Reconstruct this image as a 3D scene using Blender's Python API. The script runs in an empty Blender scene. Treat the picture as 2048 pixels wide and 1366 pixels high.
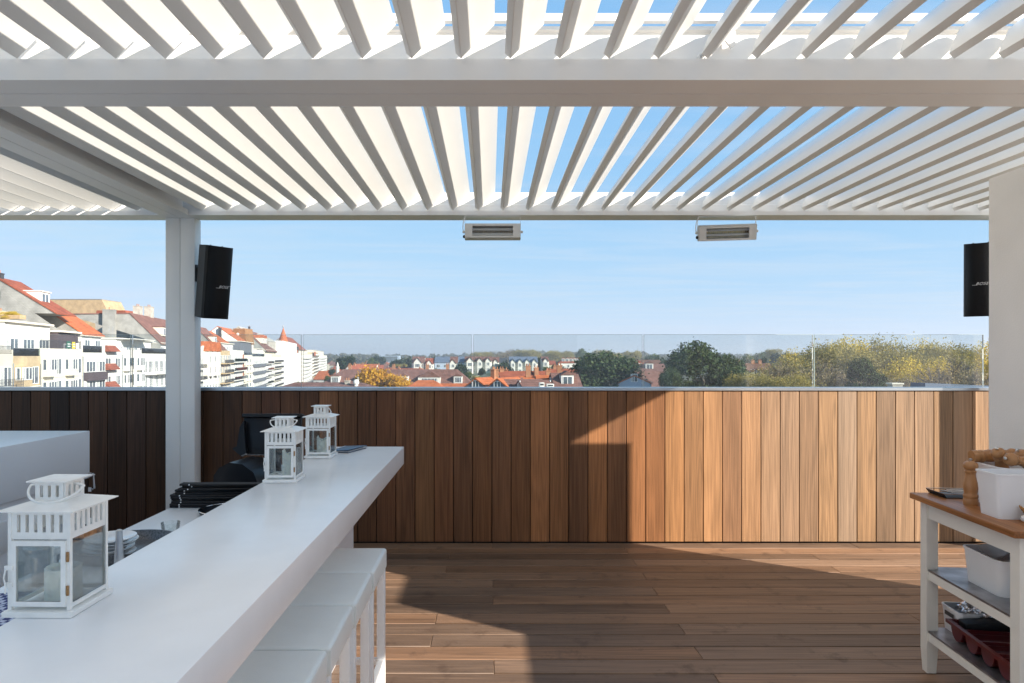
import bpy, bmesh, math, random
import numpy as np
from mathutils import Vector, Matrix, Euler
random.seed(7)
rng = np.random.default_rng(11)
S = bpy.context.scene
COL = S.collection
R = math.radians
GZ = -17.0                       # street level below the roof terrace (deck is z = 0)

# ------------------------------------------------------------------ camera, sky, sun, exposure
cam = bpy.data.objects.new('camera', bpy.data.cameras.new('camera'))
COL.objects.link(cam)
cam.location = (0, 0, 1.6)
cam.rotation_euler = (R(90), 0, 0)
cam.data.sensor_width = 36
cam.data.lens = 36 * 1320 / 2048
cam.data.shift_x = 44 / 2048
cam.data.shift_y = 31.5 / 2048
cam.data.clip_start = 0.05
cam.data.clip_end = 12000
S.camera = cam

SUN_AZ = math.atan2(0.86, -0.511)          # to-sun compass angle from +Y towards +X
SUN_EL = R(24.1)
world = bpy.data.worlds.new('World')
S.world = world
world.use_nodes = True
wn = world.node_tree
wn.nodes.clear()
def wnode(t, **k):
    n = wn.nodes.new(t)
    for a, b in k.items(): setattr(n, a, b)
    return n
sky = wnode('ShaderNodeTexSky', sky_type='NISHITA')
sky.sun_disc = False
sky.sun_elevation = SUN_EL
sky.sun_rotation = SUN_AZ
sky.altitude = 10
sky.air_density = 1.0
sky.dust_density = 0.15
sky.ozone_density = 3.0
bg = wnode('ShaderNodeBackground')
bg.inputs['Strength'].default_value = 0.15
wo = wnode('ShaderNodeOutputWorld')
# thin streaky cirrus over the whole dome, on a flat layer far above (direction / height)
tc = wnode('ShaderNodeTexCoord')
sep = wnode('ShaderNodeSeparateXYZ')
wn.links.new(tc.outputs['Generated'], sep.inputs[0])
mx = wnode('ShaderNodeMath', operation='MAXIMUM'); mx.inputs[1].default_value = 0.03
wn.links.new(sep.outputs['Z'], mx.inputs[0])
dv = wnode('ShaderNodeVectorMath', operation='DIVIDE')
cmb = wnode('ShaderNodeCombineXYZ')
for i in range(3): wn.links.new(mx.outputs[0], cmb.inputs[i])
wn.links.new(tc.outputs['Generated'], dv.inputs[0]); wn.links.new(cmb.outputs[0], dv.inputs[1])
mp = wnode('ShaderNodeMapping')
mp.inputs['Rotation'].default_value = (0, 0, R(28))
mp.inputs['Scale'].default_value = (0.35, 1.1, 1)
wn.links.new(dv.outputs[0], mp.inputs[0])
ns = wnode('ShaderNodeTexNoise')
ns.inputs['Scale'].default_value = 1.3; ns.inputs['Detail'].default_value = 9; ns.inputs['Roughness'].default_value = 0.62
ns.inputs['Distortion'].default_value = 0.5
wn.links.new(mp.outputs[0], ns.inputs[0])
rp = wnode('ShaderNodeMapRange'); rp.inputs['From Min'].default_value = 0.44; rp.inputs['From Max'].default_value = 0.8
rp.inputs['To Max'].default_value = 0.45
wn.links.new(ns.outputs[0], rp.inputs[0])
# soft shoulder on the sky radiance, channel by channel, so the dome keeps the pale even blue of a hazy autumn noon
EV = 1.2
SKY = 0.15
spc = wnode('ShaderNodeSeparateColor'); cbc = wnode('ShaderNodeCombineColor')
wn.links.new(sky.outputs[0], spc.inputs[0])
for i, (a, p) in enumerate(((.70, .5), (.80, .27), (.99, .1))):
    pw = wnode('ShaderNodeMath', operation='POWER'); pw.inputs[1].default_value = p
    ml = wnode('ShaderNodeMath', operation='MULTIPLY'); ml.inputs[1].default_value = a * SKY ** p / SKY / 2 ** EV
    wn.links.new(spc.outputs[i], pw.inputs[0]); wn.links.new(pw.outputs[0], ml.inputs[0]); 
    ln = wnode('ShaderNodeMath', operation='MULTIPLY'); ln.inputs[1].default_value = (.675, .71, .87)[i] / 2 ** EV      # towards the sun the dome stays as bright as it is
    mxx = wnode('ShaderNodeMath', operation='MAXIMUM')
    wn.links.new(spc.outputs[i], ln.inputs[0]); wn.links.new(ml.outputs[0], mxx.inputs[0]); wn.links.new(ln.outputs[0], mxx.inputs[1]); wn.links.new(mxx.outputs[0], cbc.inputs[i])
mixc = wnode('ShaderNodeMix', data_type='RGBA')
mixc.inputs[7].default_value = (*[v / SKY / 2 ** EV for v in (.80, .84, .90)], 1)
wn.links.new(rp.outputs[0], mixc.inputs[0]); wn.links.new(cbc.outputs[0], mixc.inputs[6])
wn.links.new(mixc.outputs[2], bg.inputs['Color'])
wn.links.new(bg.outputs[0], wo.inputs['Surface'])

sun = bpy.data.objects.new('sun', bpy.data.lights.new('sun', 'SUN'))
COL.objects.link(sun)
sun.data.energy = 5.0
sun.data.angle = R(0.55)
sun.data.color = (1.0, 0.92, 0.81)
ch = math.cos(SUN_EL)
tosun = Vector((math.sin(SUN_AZ) * ch, math.cos(SUN_AZ) * ch, math.sin(SUN_EL)))
sun.rotation_euler = tosun.to_track_quat('Z', 'Y').to_euler()
sun.location = (30, -20, 40)

S.view_settings.view_transform = 'Standard'
S.view_settings.look = 'None'
S.view_settings.exposure = EV
S.view_settings.gamma = 1
S.view_settings.use_curve_mapping = False
S.cycles.max_bounces = 14
S.cycles.diffuse_bounces = 9
S.cycles.transparent_max_bounces = 24
S.cycles.caustics_reflective = False
S.cycles.caustics_refractive = False
S.cycles.sample_clamp_indirect = 12

# ------------------------------------------------------------------ helpers
def srgb(r, g, b):
    f = lambda c: (c / 255 / 12.92) if c / 255 <= 0.04045 else ((c / 255 + 0.055) / 1.055) ** 2.4
    return (f(r), f(g), f(b))

def at(px, py, d):                # photo pixel at depth d -> world point (used for measuring)
    return Vector(((px - 980) / 1320 * d, d, 1.6 + (714.5 - py) / 1320 * d))

class MB:
    """collects shapes; build() links them as ONE mesh object"""
    def __init__(s): s.v = []; s.f = []; s.sm = []
    def add(s, vs, fs, smooth=False, M=None):
        o = len(s.v)
        if M is not None: vs = [M @ Vector(p) for p in vs]
        s.v += [tuple(p) for p in vs]
        s.f += [tuple(i + o for i in f) for f in fs]
        s.sm += [smooth] * len(fs)
        return s
    def box(s, x0, x1, y0, y1, z0, z1, M=None):
        vs = [(x, y, z) for z in (z0, z1) for y in (y0, y1) for x in (x0, x1)]
        return s.add(vs, [(0, 2, 3, 1), (4, 5, 7, 6), (0, 1, 5, 4), (2, 6, 7, 3), (0, 4, 6, 2), (1, 3, 7, 5)], M=M)
    def bbox(s, x0, x1, y0, y1, z0, z1, b=0.004, seg=2, M=None):
        bm = bmesh.new()
        bmesh.ops.create_cube(bm, size=1)
        for v in bm.verts:
            v.co = ((x0 + x1) / 2 + v.co.x * (x1 - x0), (y0 + y1) / 2 + v.co.y * (y1 - y0), (z0 + z1) / 2 + v.co.z * (z1 - z0))
        bmesh.ops.bevel(bm, geom=bm.edges[:], offset=b, segments=seg, profile=0.5, affect='EDGES')
        bm.verts.index_update()
        s.add([v.co.copy() for v in bm.verts], [[v.index for v in f.verts] for f in bm.faces], True, M)
        bm.free(); return s
    def prism(s, prof, a0, a1, axis='x', M=None, smooth=False):
        """prof: closed polygon (p, q); extruded along axis from a0 to a1"""
        n = len(prof)
        if axis == 'x': P = lambda a, p, q: (a, p, q)
        elif axis == 'y': P = lambda a, p, q: (p, a, q)
        else: P = lambda a, p, q: (p, q, a)
        vs = [P(a0, *c) for c in prof] + [P(a1, *c) for c in prof]
        fs = [tuple(range(n)), tuple(range(2 * n - 1, n - 1, -1))]
        s.add(vs, fs, False, M)
        o = len(s.v) - 2 * n
        for i in range(n):
            j = (i + 1) % n
            s.f.append((o + i, o + n + i, o + n + j, o + j)); s.sm.append(smooth)
        return s
    def lathe(s, prof, seg=24, M=None, smooth=True):
        vs = []; fs = []
        n = len(prof)
        for k in range(seg):
            a = 2 * math.pi * k / seg
            for r, z in prof: vs.append((r * math.cos(a), r * math.sin(a), z))
        for k in range(seg):
            k2 = (k + 1) % seg
            for i in range(n - 1):
                fs.append((k * n + i, k2 * n + i, k2 * n + i + 1, k * n + i + 1))
        fs.append(tuple(k * n for k in range(seg))[::-1])
        fs.append(tuple(k * n + n - 1 for k in range(seg)))
        return s.add(vs, fs, smooth, M)
    def tube(s, pts, r, seg=8, closed=False, M=None):
        pts = [Vector(p) for p in pts]; n = len(pts); vs = []; fs = []
        up = Vector((0.13, 0.21, 0.97)).normalized()
        for i, p in enumerate(pts):
            a = pts[i - 1] if (i > 0 or closed) else p
            b = pts[(i + 1) % n] if (i < n - 1 or closed) else p
            t = (b - a).normalized()
            x = t.cross(up)
            if x.length < 1e-3: x = t.cross(Vector((1, 0, 0)))
            x.normalize(); y = x.cross(t)
            rr = r[i] if isinstance(r, (list, tuple)) else r
            for k in range(seg):
                c = 2 * math.pi * k / seg
                vs.append(p + x * (rr * math.cos(c)) + y * (rr * math.sin(c)))
        for i in range(n if closed else n - 1):
            j = (i + 1) % n
            for k in range(seg):
                k2 = (k + 1) % seg
                fs.append((i * seg + k, i * seg + k2, j * seg + k2, j * seg + k))
        if not closed:
            fs.append(tuple(range(seg))[::-1]); fs.append(tuple((n - 1) * seg + k for k in range(seg)))
        return s.add(vs, fs, True, M)
    def mesh(s, name):
        me = bpy.data.meshes.new(name)
        me.from_pydata(s.v, [], s.f)
        me.polygons.foreach_set('use_smooth', s.sm)
        bm = bmesh.new(); bm.from_mesh(me)
        bmesh.ops.recalc_face_normals(bm, faces=bm.faces[:])
        bm.to_mesh(me); bm.free()
        if any(s.sm):
            try: me.set_sharp_from_angle(angle=R(40))
            except Exception: pass
        return me
    def build(s, name, m, parent=None, loc=None):
        return link(name, s.mesh(name), m, parent, loc)

def link(name, me, m=None, parent=None, loc=None, rot=None):
    o = bpy.data.objects.new(name, me)
    COL.objects.link(o)
    if m is not None and len(me.materials) == 0: me.materials.append(m)
    if parent is not None: o.parent = parent
    if loc is not None: o.location = loc
    if rot is not None: o.rotation_euler = rot
    return o

def tag(o, label, cat, group=None, kind=None):
    o['label'] = label; o['category'] = cat
    if group: o['group'] = group
    if kind: o['kind'] = kind
    return o

def thing(name, label, cat, loc=(0, 0, 0), rz=0.0, group=None, rot=None):
    o = bpy.data.objects.new(name, None)
    COL.objects.link(o)
    o.empty_display_size = 0.1
    o.location = loc
    o.rotation_euler = rot if rot is not None else (0, 0, rz)
    return tag(o, label, cat, group)

def copy_tree(o, parent=None):
    c = o.copy(); COL.objects.link(c)
    if parent is not None: c.parent = parent
    for k in list(o.children): copy_tree(k, c)
    return c

# ------------------------------------------------------------------ materials
def newmat(name):
    m = bpy.data.materials.new(name); m.use_nodes = True
    nt = m.node_tree; b = nt.nodes['Principled BSDF']
    return m, nt, b
def N(nt, t, **k):
    n = nt.nodes.new(t)
    for a, v in k.items(): setattr(n, a, v)
    return n
def plain(name, c, rough=0.5, metal=0.0, var=0.06, scale=8.0, bump=0.0, spec=0.5, coat=0.0, stretch=None, bscale=None):
    """base colour with mottled wear from noise"""
    m, nt, b = newmat(name)
    t = N(nt, 'ShaderNodeTexCoord')
    n = N(nt, 'ShaderNodeTexNoise'); n.inputs['Scale'].default_value = scale; n.inputs['Detail'].default_value = 6
    src = t.outputs['Object']
    if stretch:
        mpn = N(nt, 'ShaderNodeMapping'); mpn.inputs['Scale'].default_value = stretch
        nt.links.new(src, mpn.inputs[0]); src = mpn.outputs[0]
    nt.links.new(src, n.inputs[0])
    mr = N(nt, 'ShaderNodeMapRange'); mr.inputs['From Min'].default_value = 0.3; mr.inputs['From Max'].default_value = 0.7
    mr.inputs['To Min'].default_value = 1 - var; mr.inputs['To Max'].default_value = 1 + var
    nt.links.new(n.outputs[0], mr.inputs[0])
    mul = N(nt, 'ShaderNodeVectorMath', operation='SCALE'); mul.inputs[0].default_value = c
    nt.links.new(mr.outputs[0], mul.inputs['Scale'])
    nt.links.new(mul.outputs[0], b.inputs['Base Color'])
    b.inputs['Roughness'].default_value = rough
    b.inputs['Metallic'].default_value = metal
    b.inputs['Specular IOR Level'].default_value = spec
    if coat: b.inputs['Coat Weight'].default_value = coat; b.inputs['Coat Roughness'].default_value = 0.08
    if bump:
        bn = N(nt, 'ShaderNodeBump'); bn.inputs['Strength'].default_value = bump; bn.inputs['Distance'].default_value = 0.01
        n2 = n
        if bscale:
            n2 = N(nt, 'ShaderNodeTexNoise'); n2.inputs['Scale'].default_value = bscale; n2.inputs['Detail'].default_value = 4
            nt.links.new(src, n2.inputs[0])
        nt.links.new(n2.outputs[0], bn.inputs['Height']); nt.links.new(bn.outputs[0], b.inputs['Normal'])
    return m

def woodmat(name, axis, rough=0.55, ringscale=9.0, stains=0.0):
    """plank timber: colour of each plank comes from the object colour, grain runs along axis"""
    m, nt, b = newmat(name)
    t = N(nt, 'ShaderNodeTexCoord'); oi = N(nt, 'ShaderNodeObjectInfo')
    off = N(nt, 'ShaderNodeVectorMath', operation='SCALE'); off.inputs[0].default_value = (37, 53, 71)
    nt.links.new(oi.outputs['Random'], off.inputs['Scale'])
    ad = N(nt, 'ShaderNodeVectorMath', operation='ADD')
    nt.links.new(t.outputs['Object'], ad.inputs[0]); nt.links.new(off.outputs[0], ad.inputs[1])
    st = {'x': (0.055, 1, 1), 'z': (1, 1, 0.055), 'y': (1, 0.055, 1)}[axis]
    mp1 = N(nt, 'ShaderNodeMapping'); mp1.inputs['Scale'].default_value = st
    nt.links.new(ad.outputs[0], mp1.inputs[0])
    # cathedral figure: contour lines of a stretched soft noise
    n1 = N(nt, 'ShaderNodeTexNoise'); n1.inputs['Scale'].default_value = ringscale; n1.inputs['Detail'].default_value = 2.0
    n1.inputs['Roughness'].default_value = 0.4; n1.inputs['Distortion'].default_value = 0.25
    nt.links.new(mp1.outputs[0], n1.inputs[0])
    k = N(nt, 'ShaderNodeMath', operation='MULTIPLY'); k.inputs[1].default_value = 60
    nt.links.new(n1.outputs[0], k.inputs[0])
    sn = N(nt, 'ShaderNodeMath', operation='SINE'); nt.links.new(k.outputs[0], sn.inputs[0])
    # fine pores
    st2 = {'x': (0.02, 1, 1), 'z': (1, 1, 0.02), 'y': (1, 0.02, 1)}[axis]
    mp2 = N(nt, 'ShaderNodeMapping'); mp2.inputs['Scale'].default_value = st2
    nt.links.new(ad.outputs[0], mp2.inputs[0])
    n2 = N(nt, 'ShaderNodeTexNoise'); n2.inputs['Scale'].default_value = 120; n2.inputs['Detail'].default_value = 5
    nt.links.new(mp2.outputs[0], n2.inputs[0])
    n3 = N(nt, 'ShaderNodeTexNoise'); n3.inputs['Scale'].default_value = 3.2; n3.inputs['Detail'].default_value = 4
    nt.links.new(mp1.outputs[0], n3.inputs[0])
    # broad stripes of tone
    a1 = N(nt, 'ShaderNodeMath', operation='MULTIPLY_ADD'); a1.inputs[1].default_value = 0.09; a1.inputs[2].default_value = 0.0
    nt.links.new(sn.outputs[0], a1.inputs[0])
    a2 = N(nt, 'ShaderNodeMapRange'); a2.inputs['From Min'].default_value = .3; a2.inputs['From Max'].default_value = .7
    a2.inputs['To Min'].default_value = -0.27; a2.inputs['To Max'].default_value = 0.27
    nt.links.new(n2.outputs[0], a2.inputs[0])
    a3 = N(nt, 'ShaderNodeMapRange'); a3.inputs['From Min'].default_value = .3; a3.inputs['From Max'].default_value = .7
    a3.inputs['To Min'].default_value = 0.7; a3.inputs['To Max'].default_value = 1.3
    nt.links.new(n3.outputs[0], a3.inputs[0])
    s1 = N(nt, 'ShaderNodeMath'); nt.links.new(a1.outputs[0], s1.inputs[0]); nt.links.new(a2.outputs[0], s1.inputs[1])
    s2 = N(nt, 'ShaderNodeMath'); nt.links.new(s1.outputs[0], s2.inputs[0]); nt.links.new(a3.outputs[0], s2.inputs[1])
    mul = N(nt, 'ShaderNodeVectorMath', operation='SCALE')
    nt.links.new(oi.outputs['Color'], mul.inputs[0]); nt.links.new(s2.outputs[0], mul.inputs['Scale'])
    out = mul.outputs[0]
    if stains:
        ns = N(nt, 'ShaderNodeTexNoise'); ns.inputs['Scale'].default_value = 5.5; ns.inputs['Detail'].default_value = 8; ns.inputs['Roughness'].default_value = .68
        geo = N(nt, 'ShaderNodeNewGeometry')
        nt.links.new(geo.outputs['Position'], ns.inputs[0])
        ms = N(nt, 'ShaderNodeMapRange'); ms.inputs['From Min'].default_value = .56; ms.inputs['From Max'].default_value = .66
        ms.inputs['To Min'].default_value = 0; ms.inputs['To Max'].default_value = stains
        nt.links.new(ns.outputs[0], ms.inputs[0])
        mxn = N(nt, 'ShaderNodeMix', data_type='RGBA'); mxn.inputs[7].default_value = (.055, .03, .018, 1)
        nt.links.new(ms.outputs[0], mxn.inputs[0]); nt.links.new(out, mxn.inputs[6]); out = mxn.outputs[2]
    nt.links.new(out, b.inputs['Base Color'])
    b.inputs['Roughness'].default_value = rough
    b.inputs['Specular IOR Level'].default_value = 0.35
    bn = N(nt, 'ShaderNodeBump'); bn.inputs['Strength'].default_value = 0.25; bn.inputs['Distance'].default_value = 0.004
    nt.links.new(s2.outputs[0], bn.inputs['Height']); nt.links.new(bn.outputs[0], b.inputs['Normal'])
    return m

def glassmat(name, tint, refl=1.0, rough=0.0, dirt=0.0):
    """thin clear pane: tinted see-through with a Fresnel mirror on top"""
    m, nt, b = newmat(name)
    nt.nodes.remove(b)
    o = nt.nodes['Material Output']
    tr = N(nt, 'ShaderNodeBsdfTransparent'); tr.inputs[0].default_value = (*tint, 1)
    gl = N(nt, 'ShaderNodeBsdfGlossy'); gl.inputs['Roughness'].default_value = rough
    fr = N(nt, 'ShaderNodeFresnel'); fr.inputs[0].default_value = 1.45
    mu = N(nt, 'ShaderNodeMath', operation='MULTIPLY'); mu.inputs[1].default_value = refl
    nt.links.new(fr.outputs[0], mu.inputs[0])
    mx_ = N(nt, 'ShaderNodeMixShader')
    nt.links.new(mu.outputs[0], mx_.inputs[0]); nt.links.new(tr.outputs[0], mx_.inputs[1]); nt.links.new(gl.outputs[0], mx_.inputs[2])
    outp = mx_.outputs[0]
    if dirt:
        df = N(nt, 'ShaderNodeBsdfDiffuse'); df.inputs[0].default_value = (.6, .6, .58, 1)
        t = N(nt, 'ShaderNodeTexCoord'); n = N(nt, 'ShaderNodeTexNoise'); n.inputs['Scale'].default_value = 40; n.inputs['Detail'].default_value = 8
        nt.links.new(t.outputs['Object'], n.inputs[0])
        r = N(nt, 'ShaderNodeMapRange'); r.inputs['From Min'].default_value = .5; r.inputs['From Max'].default_value = .75; r.inputs['To Max'].default_value = dirt
        nt.links.new(n.outputs[0], r.inputs[0])
        m2 = N(nt, 'ShaderNodeMixShader'); nt.links.new(r.outputs[0], m2.inputs[0]); nt.links.new(outp, m2.inputs[1]); nt.links.new(df.outputs[0], m2.inputs[2]); outp = m2.outputs[0]
    nt.links.new(outp, o.inputs['Surface'])
    return m

def leafmat(name, cols, trans=0.25, rough=0.7):
    m, nt, b = newmat(name)
    o = nt.nodes['Material Output']
    g = N(nt, 'ShaderNodeNewGeometry')
    cr = N(nt, 'ShaderNodeValToRGB')
    while len(cr.color_ramp.elements) < len(cols): cr.color_ramp.elements.new(0.5)
    for i, c in enumerate(cols):
        e = cr.color_ramp.elements[i]; e.position = i / max(1, len(cols) - 1); e.color = (*c, 1)
    oi = N(nt, 'ShaderNodeObjectInfo')
    nz = N(nt, 'ShaderNodeTexNoise'); nz.inputs['Scale'].default_value = 0.35; nz.inputs['Detail'].default_value = 3
    tcx = N(nt, 'ShaderNodeTexCoord')
    nt.links.new(tcx.outputs['Object'], nz.inputs[0])
    a = N(nt, 'ShaderNodeMath', operation='MULTIPLY_ADD'); a.inputs[1].default_value = .5
    nt.links.new(g.outputs['Random Per Island'], a.inputs[0])
    a0 = N(nt, 'ShaderNodeMath', operation='MULTIPLY_ADD'); a0.inputs[1].default_value = 1.1; a0.inputs[2].default_value = -0.3
    nt.links.new(nz.outputs[0], a0.inputs[0]); nt.links.new(a0.outputs[0], a.inputs[2])
    nt.links.new(a.outputs[0], cr.inputs[0])
    b.inputs['Roughness'].default_value = rough; b.inputs['Specular IOR Level'].default_value = .25
    nt.links.new(cr.outputs[0], b.inputs['Base Color'])
    tl = N(nt, 'ShaderNodeBsdfTranslucent'); nt.links.new(cr.outputs[0], tl.inputs[0])
    mx_ = N(nt, 'ShaderNodeMixShader'); mx_.inputs[0].default_value = trans
    nt.links.new(b.outputs[0], mx_.inputs[1]); nt.links.new(tl.outputs[0], mx_.inputs[2])
    nt.links.new(mx_.outputs[0], o.inputs['Surface'])
    return m

def coursed(name, c, joint, bw, bh, var=0.12, rough=0.8, axis='xz', frame=(0, 0, 0), bump=.4):
    """masonry or tile courses too small to build at that distance"""
    m, nt, b = newmat(name)
    t = N(nt, 'ShaderNodeTexCoord')
    sp = N(nt, 'ShaderNodeSeparateXYZ'); nt.links.new(t.outputs['Object'], sp.inputs[0])
    cb = N(nt, 'ShaderNodeCombineXYZ')
    sm_ = N(nt, 'ShaderNodeMath'); nt.links.new(sp.outputs['X'], sm_.inputs[0]); nt.links.new(sp.outputs['Y'], sm_.inputs[1])
    nt.links.new(sm_.outputs[0], cb.inputs[0]); nt.links.new(sp.outputs['Z'], cb.inputs[1])
    br = N(nt, 'ShaderNodeTexBrick')
    br.inputs['Scale'].default_value = 1; br.inputs['Brick Width'].default_value = bw; br.inputs['Row Height'].default_value = bh
    br.inputs['Mortar Size'].default_value = bh * .09
    br.inputs['Color1'].default_value = (*[x * (1 - var) for x in c], 1); br.inputs['Color2'].default_value = (*[x * (1 + var) for x in c], 1)
    br.inputs['Mortar'].default_value = (*joint, 1)
    nt.links.new(cb.outputs[0], br.inputs[0])
    n = N(nt, 'ShaderNodeTexNoise'); n.inputs['Scale'].default_value = .7; n.inputs['Detail'].default_value = 7
    nt.links.new(t.outputs['Object'], n.inputs[0])
    mr = N(nt, 'ShaderNodeMapRange'); mr.inputs['From Min'].default_value = .3; mr.inputs['From Max'].default_value = .7
    mr.inputs['To Min'].default_value = .78; mr.inputs['To Max'].default_value = 1.18
    nt.links.new(n.outputs[0], mr.inputs[0])
    mul = N(nt, 'ShaderNodeVectorMath', operation='SCALE'); nt.links.new(br.outputs[0], mul.inputs[0]); nt.links.new(mr.outputs[0], mul.inputs['Scale'])
    nt.links.new(mul.outputs[0], b.inputs['Base Color'])
    b.inputs['Roughness'].default_value = rough
    b.inputs['Specular IOR Level'].default_value = .25
    return m

M = {}
M['alu'] = plain('white_powdercoat', (.90, .885, .86), .38, var=.025, scale=3, bump=.02, bscale=300)
M['alu_dark'] = plain('shadow_gap', (.05, .05, .05), .6)
M['louver'] = plain('louver_powdercoat', (.745, .735, .705), .42, var=.03, scale=1.2)
M['wallwood'] = woodmat('ipe_cladding', 'z', .5, 9)
M['deckwood'] = woodmat('ipe_decking', 'x', .5, 8, stains=.5)
M['backing'] = plain('dark_backing', (.012, .011, .01), .9)
M['zinc'] = plain('coping_metal', (.55, .57, .60), .28, .9, var=.05, scale=2)
M['glass'] = glassmat('balustrade_glass', (.90, .925, .925), 1.0, dirt=.025)
M['glass_edge'] = plain('glass_edge', (.42, .50, .48), .15)
M['quartz'] = plain('white_composite', (.92, .92, .925), .25, var=.025, scale=7, spec=.45)
M['cabinet'] = plain('white_laminate', (.91, .91, .92), .3, var=.02, scale=2)
M['leather'] = plain('pale_leatherette', (.82, .85, .83), .42, var=.05, scale=5, bump=.12, bscale=260)
M['frame_white'] = plain('white_steel', (.88, .88, .87), .35, var=.04)
M['lantern'] = plain('chipped_white_enamel', (.88, .87, .84), .33, var=.05, scale=30)
M['rust'] = plain('rusty_hinge', (.34, .19, .08), .8, var=.4, scale=300)
M['lglass'] = glassmat('lantern_glass', (.96, .975, .97), .8, dirt=.14)
m_, nt_, b_ = newmat('candle_wax'); b_.inputs['Base Color'].default_value = (.80, .82, .76, 1); b_.inputs['Roughness'].default_value = .45
b_.inputs['Subsurface Weight'].default_value = .5; b_.inputs['Subsurface Radius'].default_value = (.02, .018, .014); b_.inputs['Subsurface Scale'].default_value = .6
M['wax'] = m_
M['black'] = plain('black_plastic', (.010, .010, .012), .45, var=.2, scale=20, spec=.3)
M['black_gloss'] = plain('black_gloss', (.006, .0065, .009), .33, var=.1, spec=.25)
M['grille'] = plain('speaker_grille', (.004, .004, .005), .5, var=.3, scale=120, bump=.2, spec=.22)
M['printwhite'] = plain('white_print', (.75, .75, .75), .5)
M['steel'] = plain('brushed_steel', (.55, .55, .55), .28, 1.0, var=.1, scale=30)
M['shelfsteel'] = plain('worn_steel_shelf', (.36, .36, .38), .34, .85, var=.45, scale=9)
M['chrome'] = plain('chrome', (.7, .7, .72), .08, 1.0)
M['foil'] = plain('aluminium_foil', (.8, .8, .82), .16, 1.0, bump=.3, bscale=60)
M['oak'] = woodmat('oiled_oak', 'y', .35, 7)
M['beech'] = plain('turned_beech', srgb(170, 122, 78), .38, var=.18, scale=18, stretch=(1, 1, .15))
M['cartwhite'] = plain('cart_white_paint', (.84, .82, .76), .4, var=.03)
M['plastic_clear'] = plain('frosted_plastic', (.84, .85, .88), .35, var=.02)
M['plastic_white'] = plain('white_plastic', (.84, .84, .85), .3, var=.02)
M['china'] = plain('white_china', (.75, .75, .75), .12, var=.02)
M['redtray'] = plain('maroon_plastic', (.10, .008, .009), .35, var=.15)
M['wicker'] = plain('wicker', srgb(170, 120, 60), .7, var=.35, scale=60, bump=.4)
M['green_dark'] = plain('dark_grip', (.03, .036, .03), .4)
M['blue_folder'] = plain('navy_folder', (.028, .05, .10), .35, var=.1)
M['red'] = plain('red_plastic', (.6, .02, .03), .4)
M['plaster'] = plain('warm_white_render', (.88, .865, .84), .8, var=.04, scale=3, bump=.12, bscale=120)
M['heatbody'] = plain('heater_cream', (.66, .64, .60), .4, var=.03)
M['reflector'] = plain('gold_reflector', (.55, .42, .22), .25, 1.0, var=.3, scale=40)
M['tube'] = plain('quartz_tube', (.75, .75, .72), .2)
M['hob'] = plain('speckled_grey_enamel', (.10, .10, .105), .3, var=.7, scale=160)
# gingham cloth
m_, nt_, b_ = newmat('gingham')
t_ = N(nt_, 'ShaderNodeTexCoord'); c_ = N(nt_, 'ShaderNodeTexChecker'); c_.inputs['Scale'].default_value = 60
c_.inputs[1].default_value = (.03, .045, .16, 1); c_.inputs[2].default_value = (.5, .54, .66, 1)
nt_.links.new(t_.outputs['Object'], c_.inputs[0]); nt_.links.new(c_.outputs[0], b_.inputs['Base Color']); b_.inputs['Roughness'].default_value = .9
M['gingham'] = m_
M['win'] = plain('far_window_glass', (.09, .115, .14), .08, var=.6, scale=.6, spec=.8)
M['wframe'] = plain('white_window_frame', (.74, .74, .72), .5)
M['curtain'] = plain('pale_curtain', (.45, .46, .45), .7, var=.2, scale=2)
# ------------------------------------------------------------------ terrace: deck, parapet, glass, pergolas
deck = MB().box(-6.4, 5.2, -1.5, 5.7, -.16, -.034).build('deck', M['backing'])
deck['kind'] = 'structure'
pitch = .157
rows = int((5.69 + 1.5) / pitch) + 1
for r in range(rows):
    y1 = 5.69 - r * pitch; y0 = y1 - pitch + .009
    js = [[-6.3, -4.4, -.33, 2.61, 5.1], [-6.3, -2.9, 1.13, 5.1], [-6.3, -3.6, .02, 3.1, 5.1]][[2, 1, 0, 1, 0, 1, 2, 1][r % 8]]
    for a, b in zip(js[:-1], js[1:]):
        L = b - a - .0014
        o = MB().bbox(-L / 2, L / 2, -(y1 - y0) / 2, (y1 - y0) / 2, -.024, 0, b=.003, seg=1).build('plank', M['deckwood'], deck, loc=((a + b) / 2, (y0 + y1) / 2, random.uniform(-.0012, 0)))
        k = random.uniform(.66, 1.12) * (1 + .75 * min(1, max(0, ((a + b) / 2 - .3) / 2.3)) + .3 * ((a + b) / 2 < -.4)); h = random.uniform(-1, 1)  # paler bleached boards at right; left boards lightened to stand for the sun patch
        o.color = (.155 * k * (1 + .07 * h), .094 * k, .059 * k * (1 - .08 * h), 1)

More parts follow.
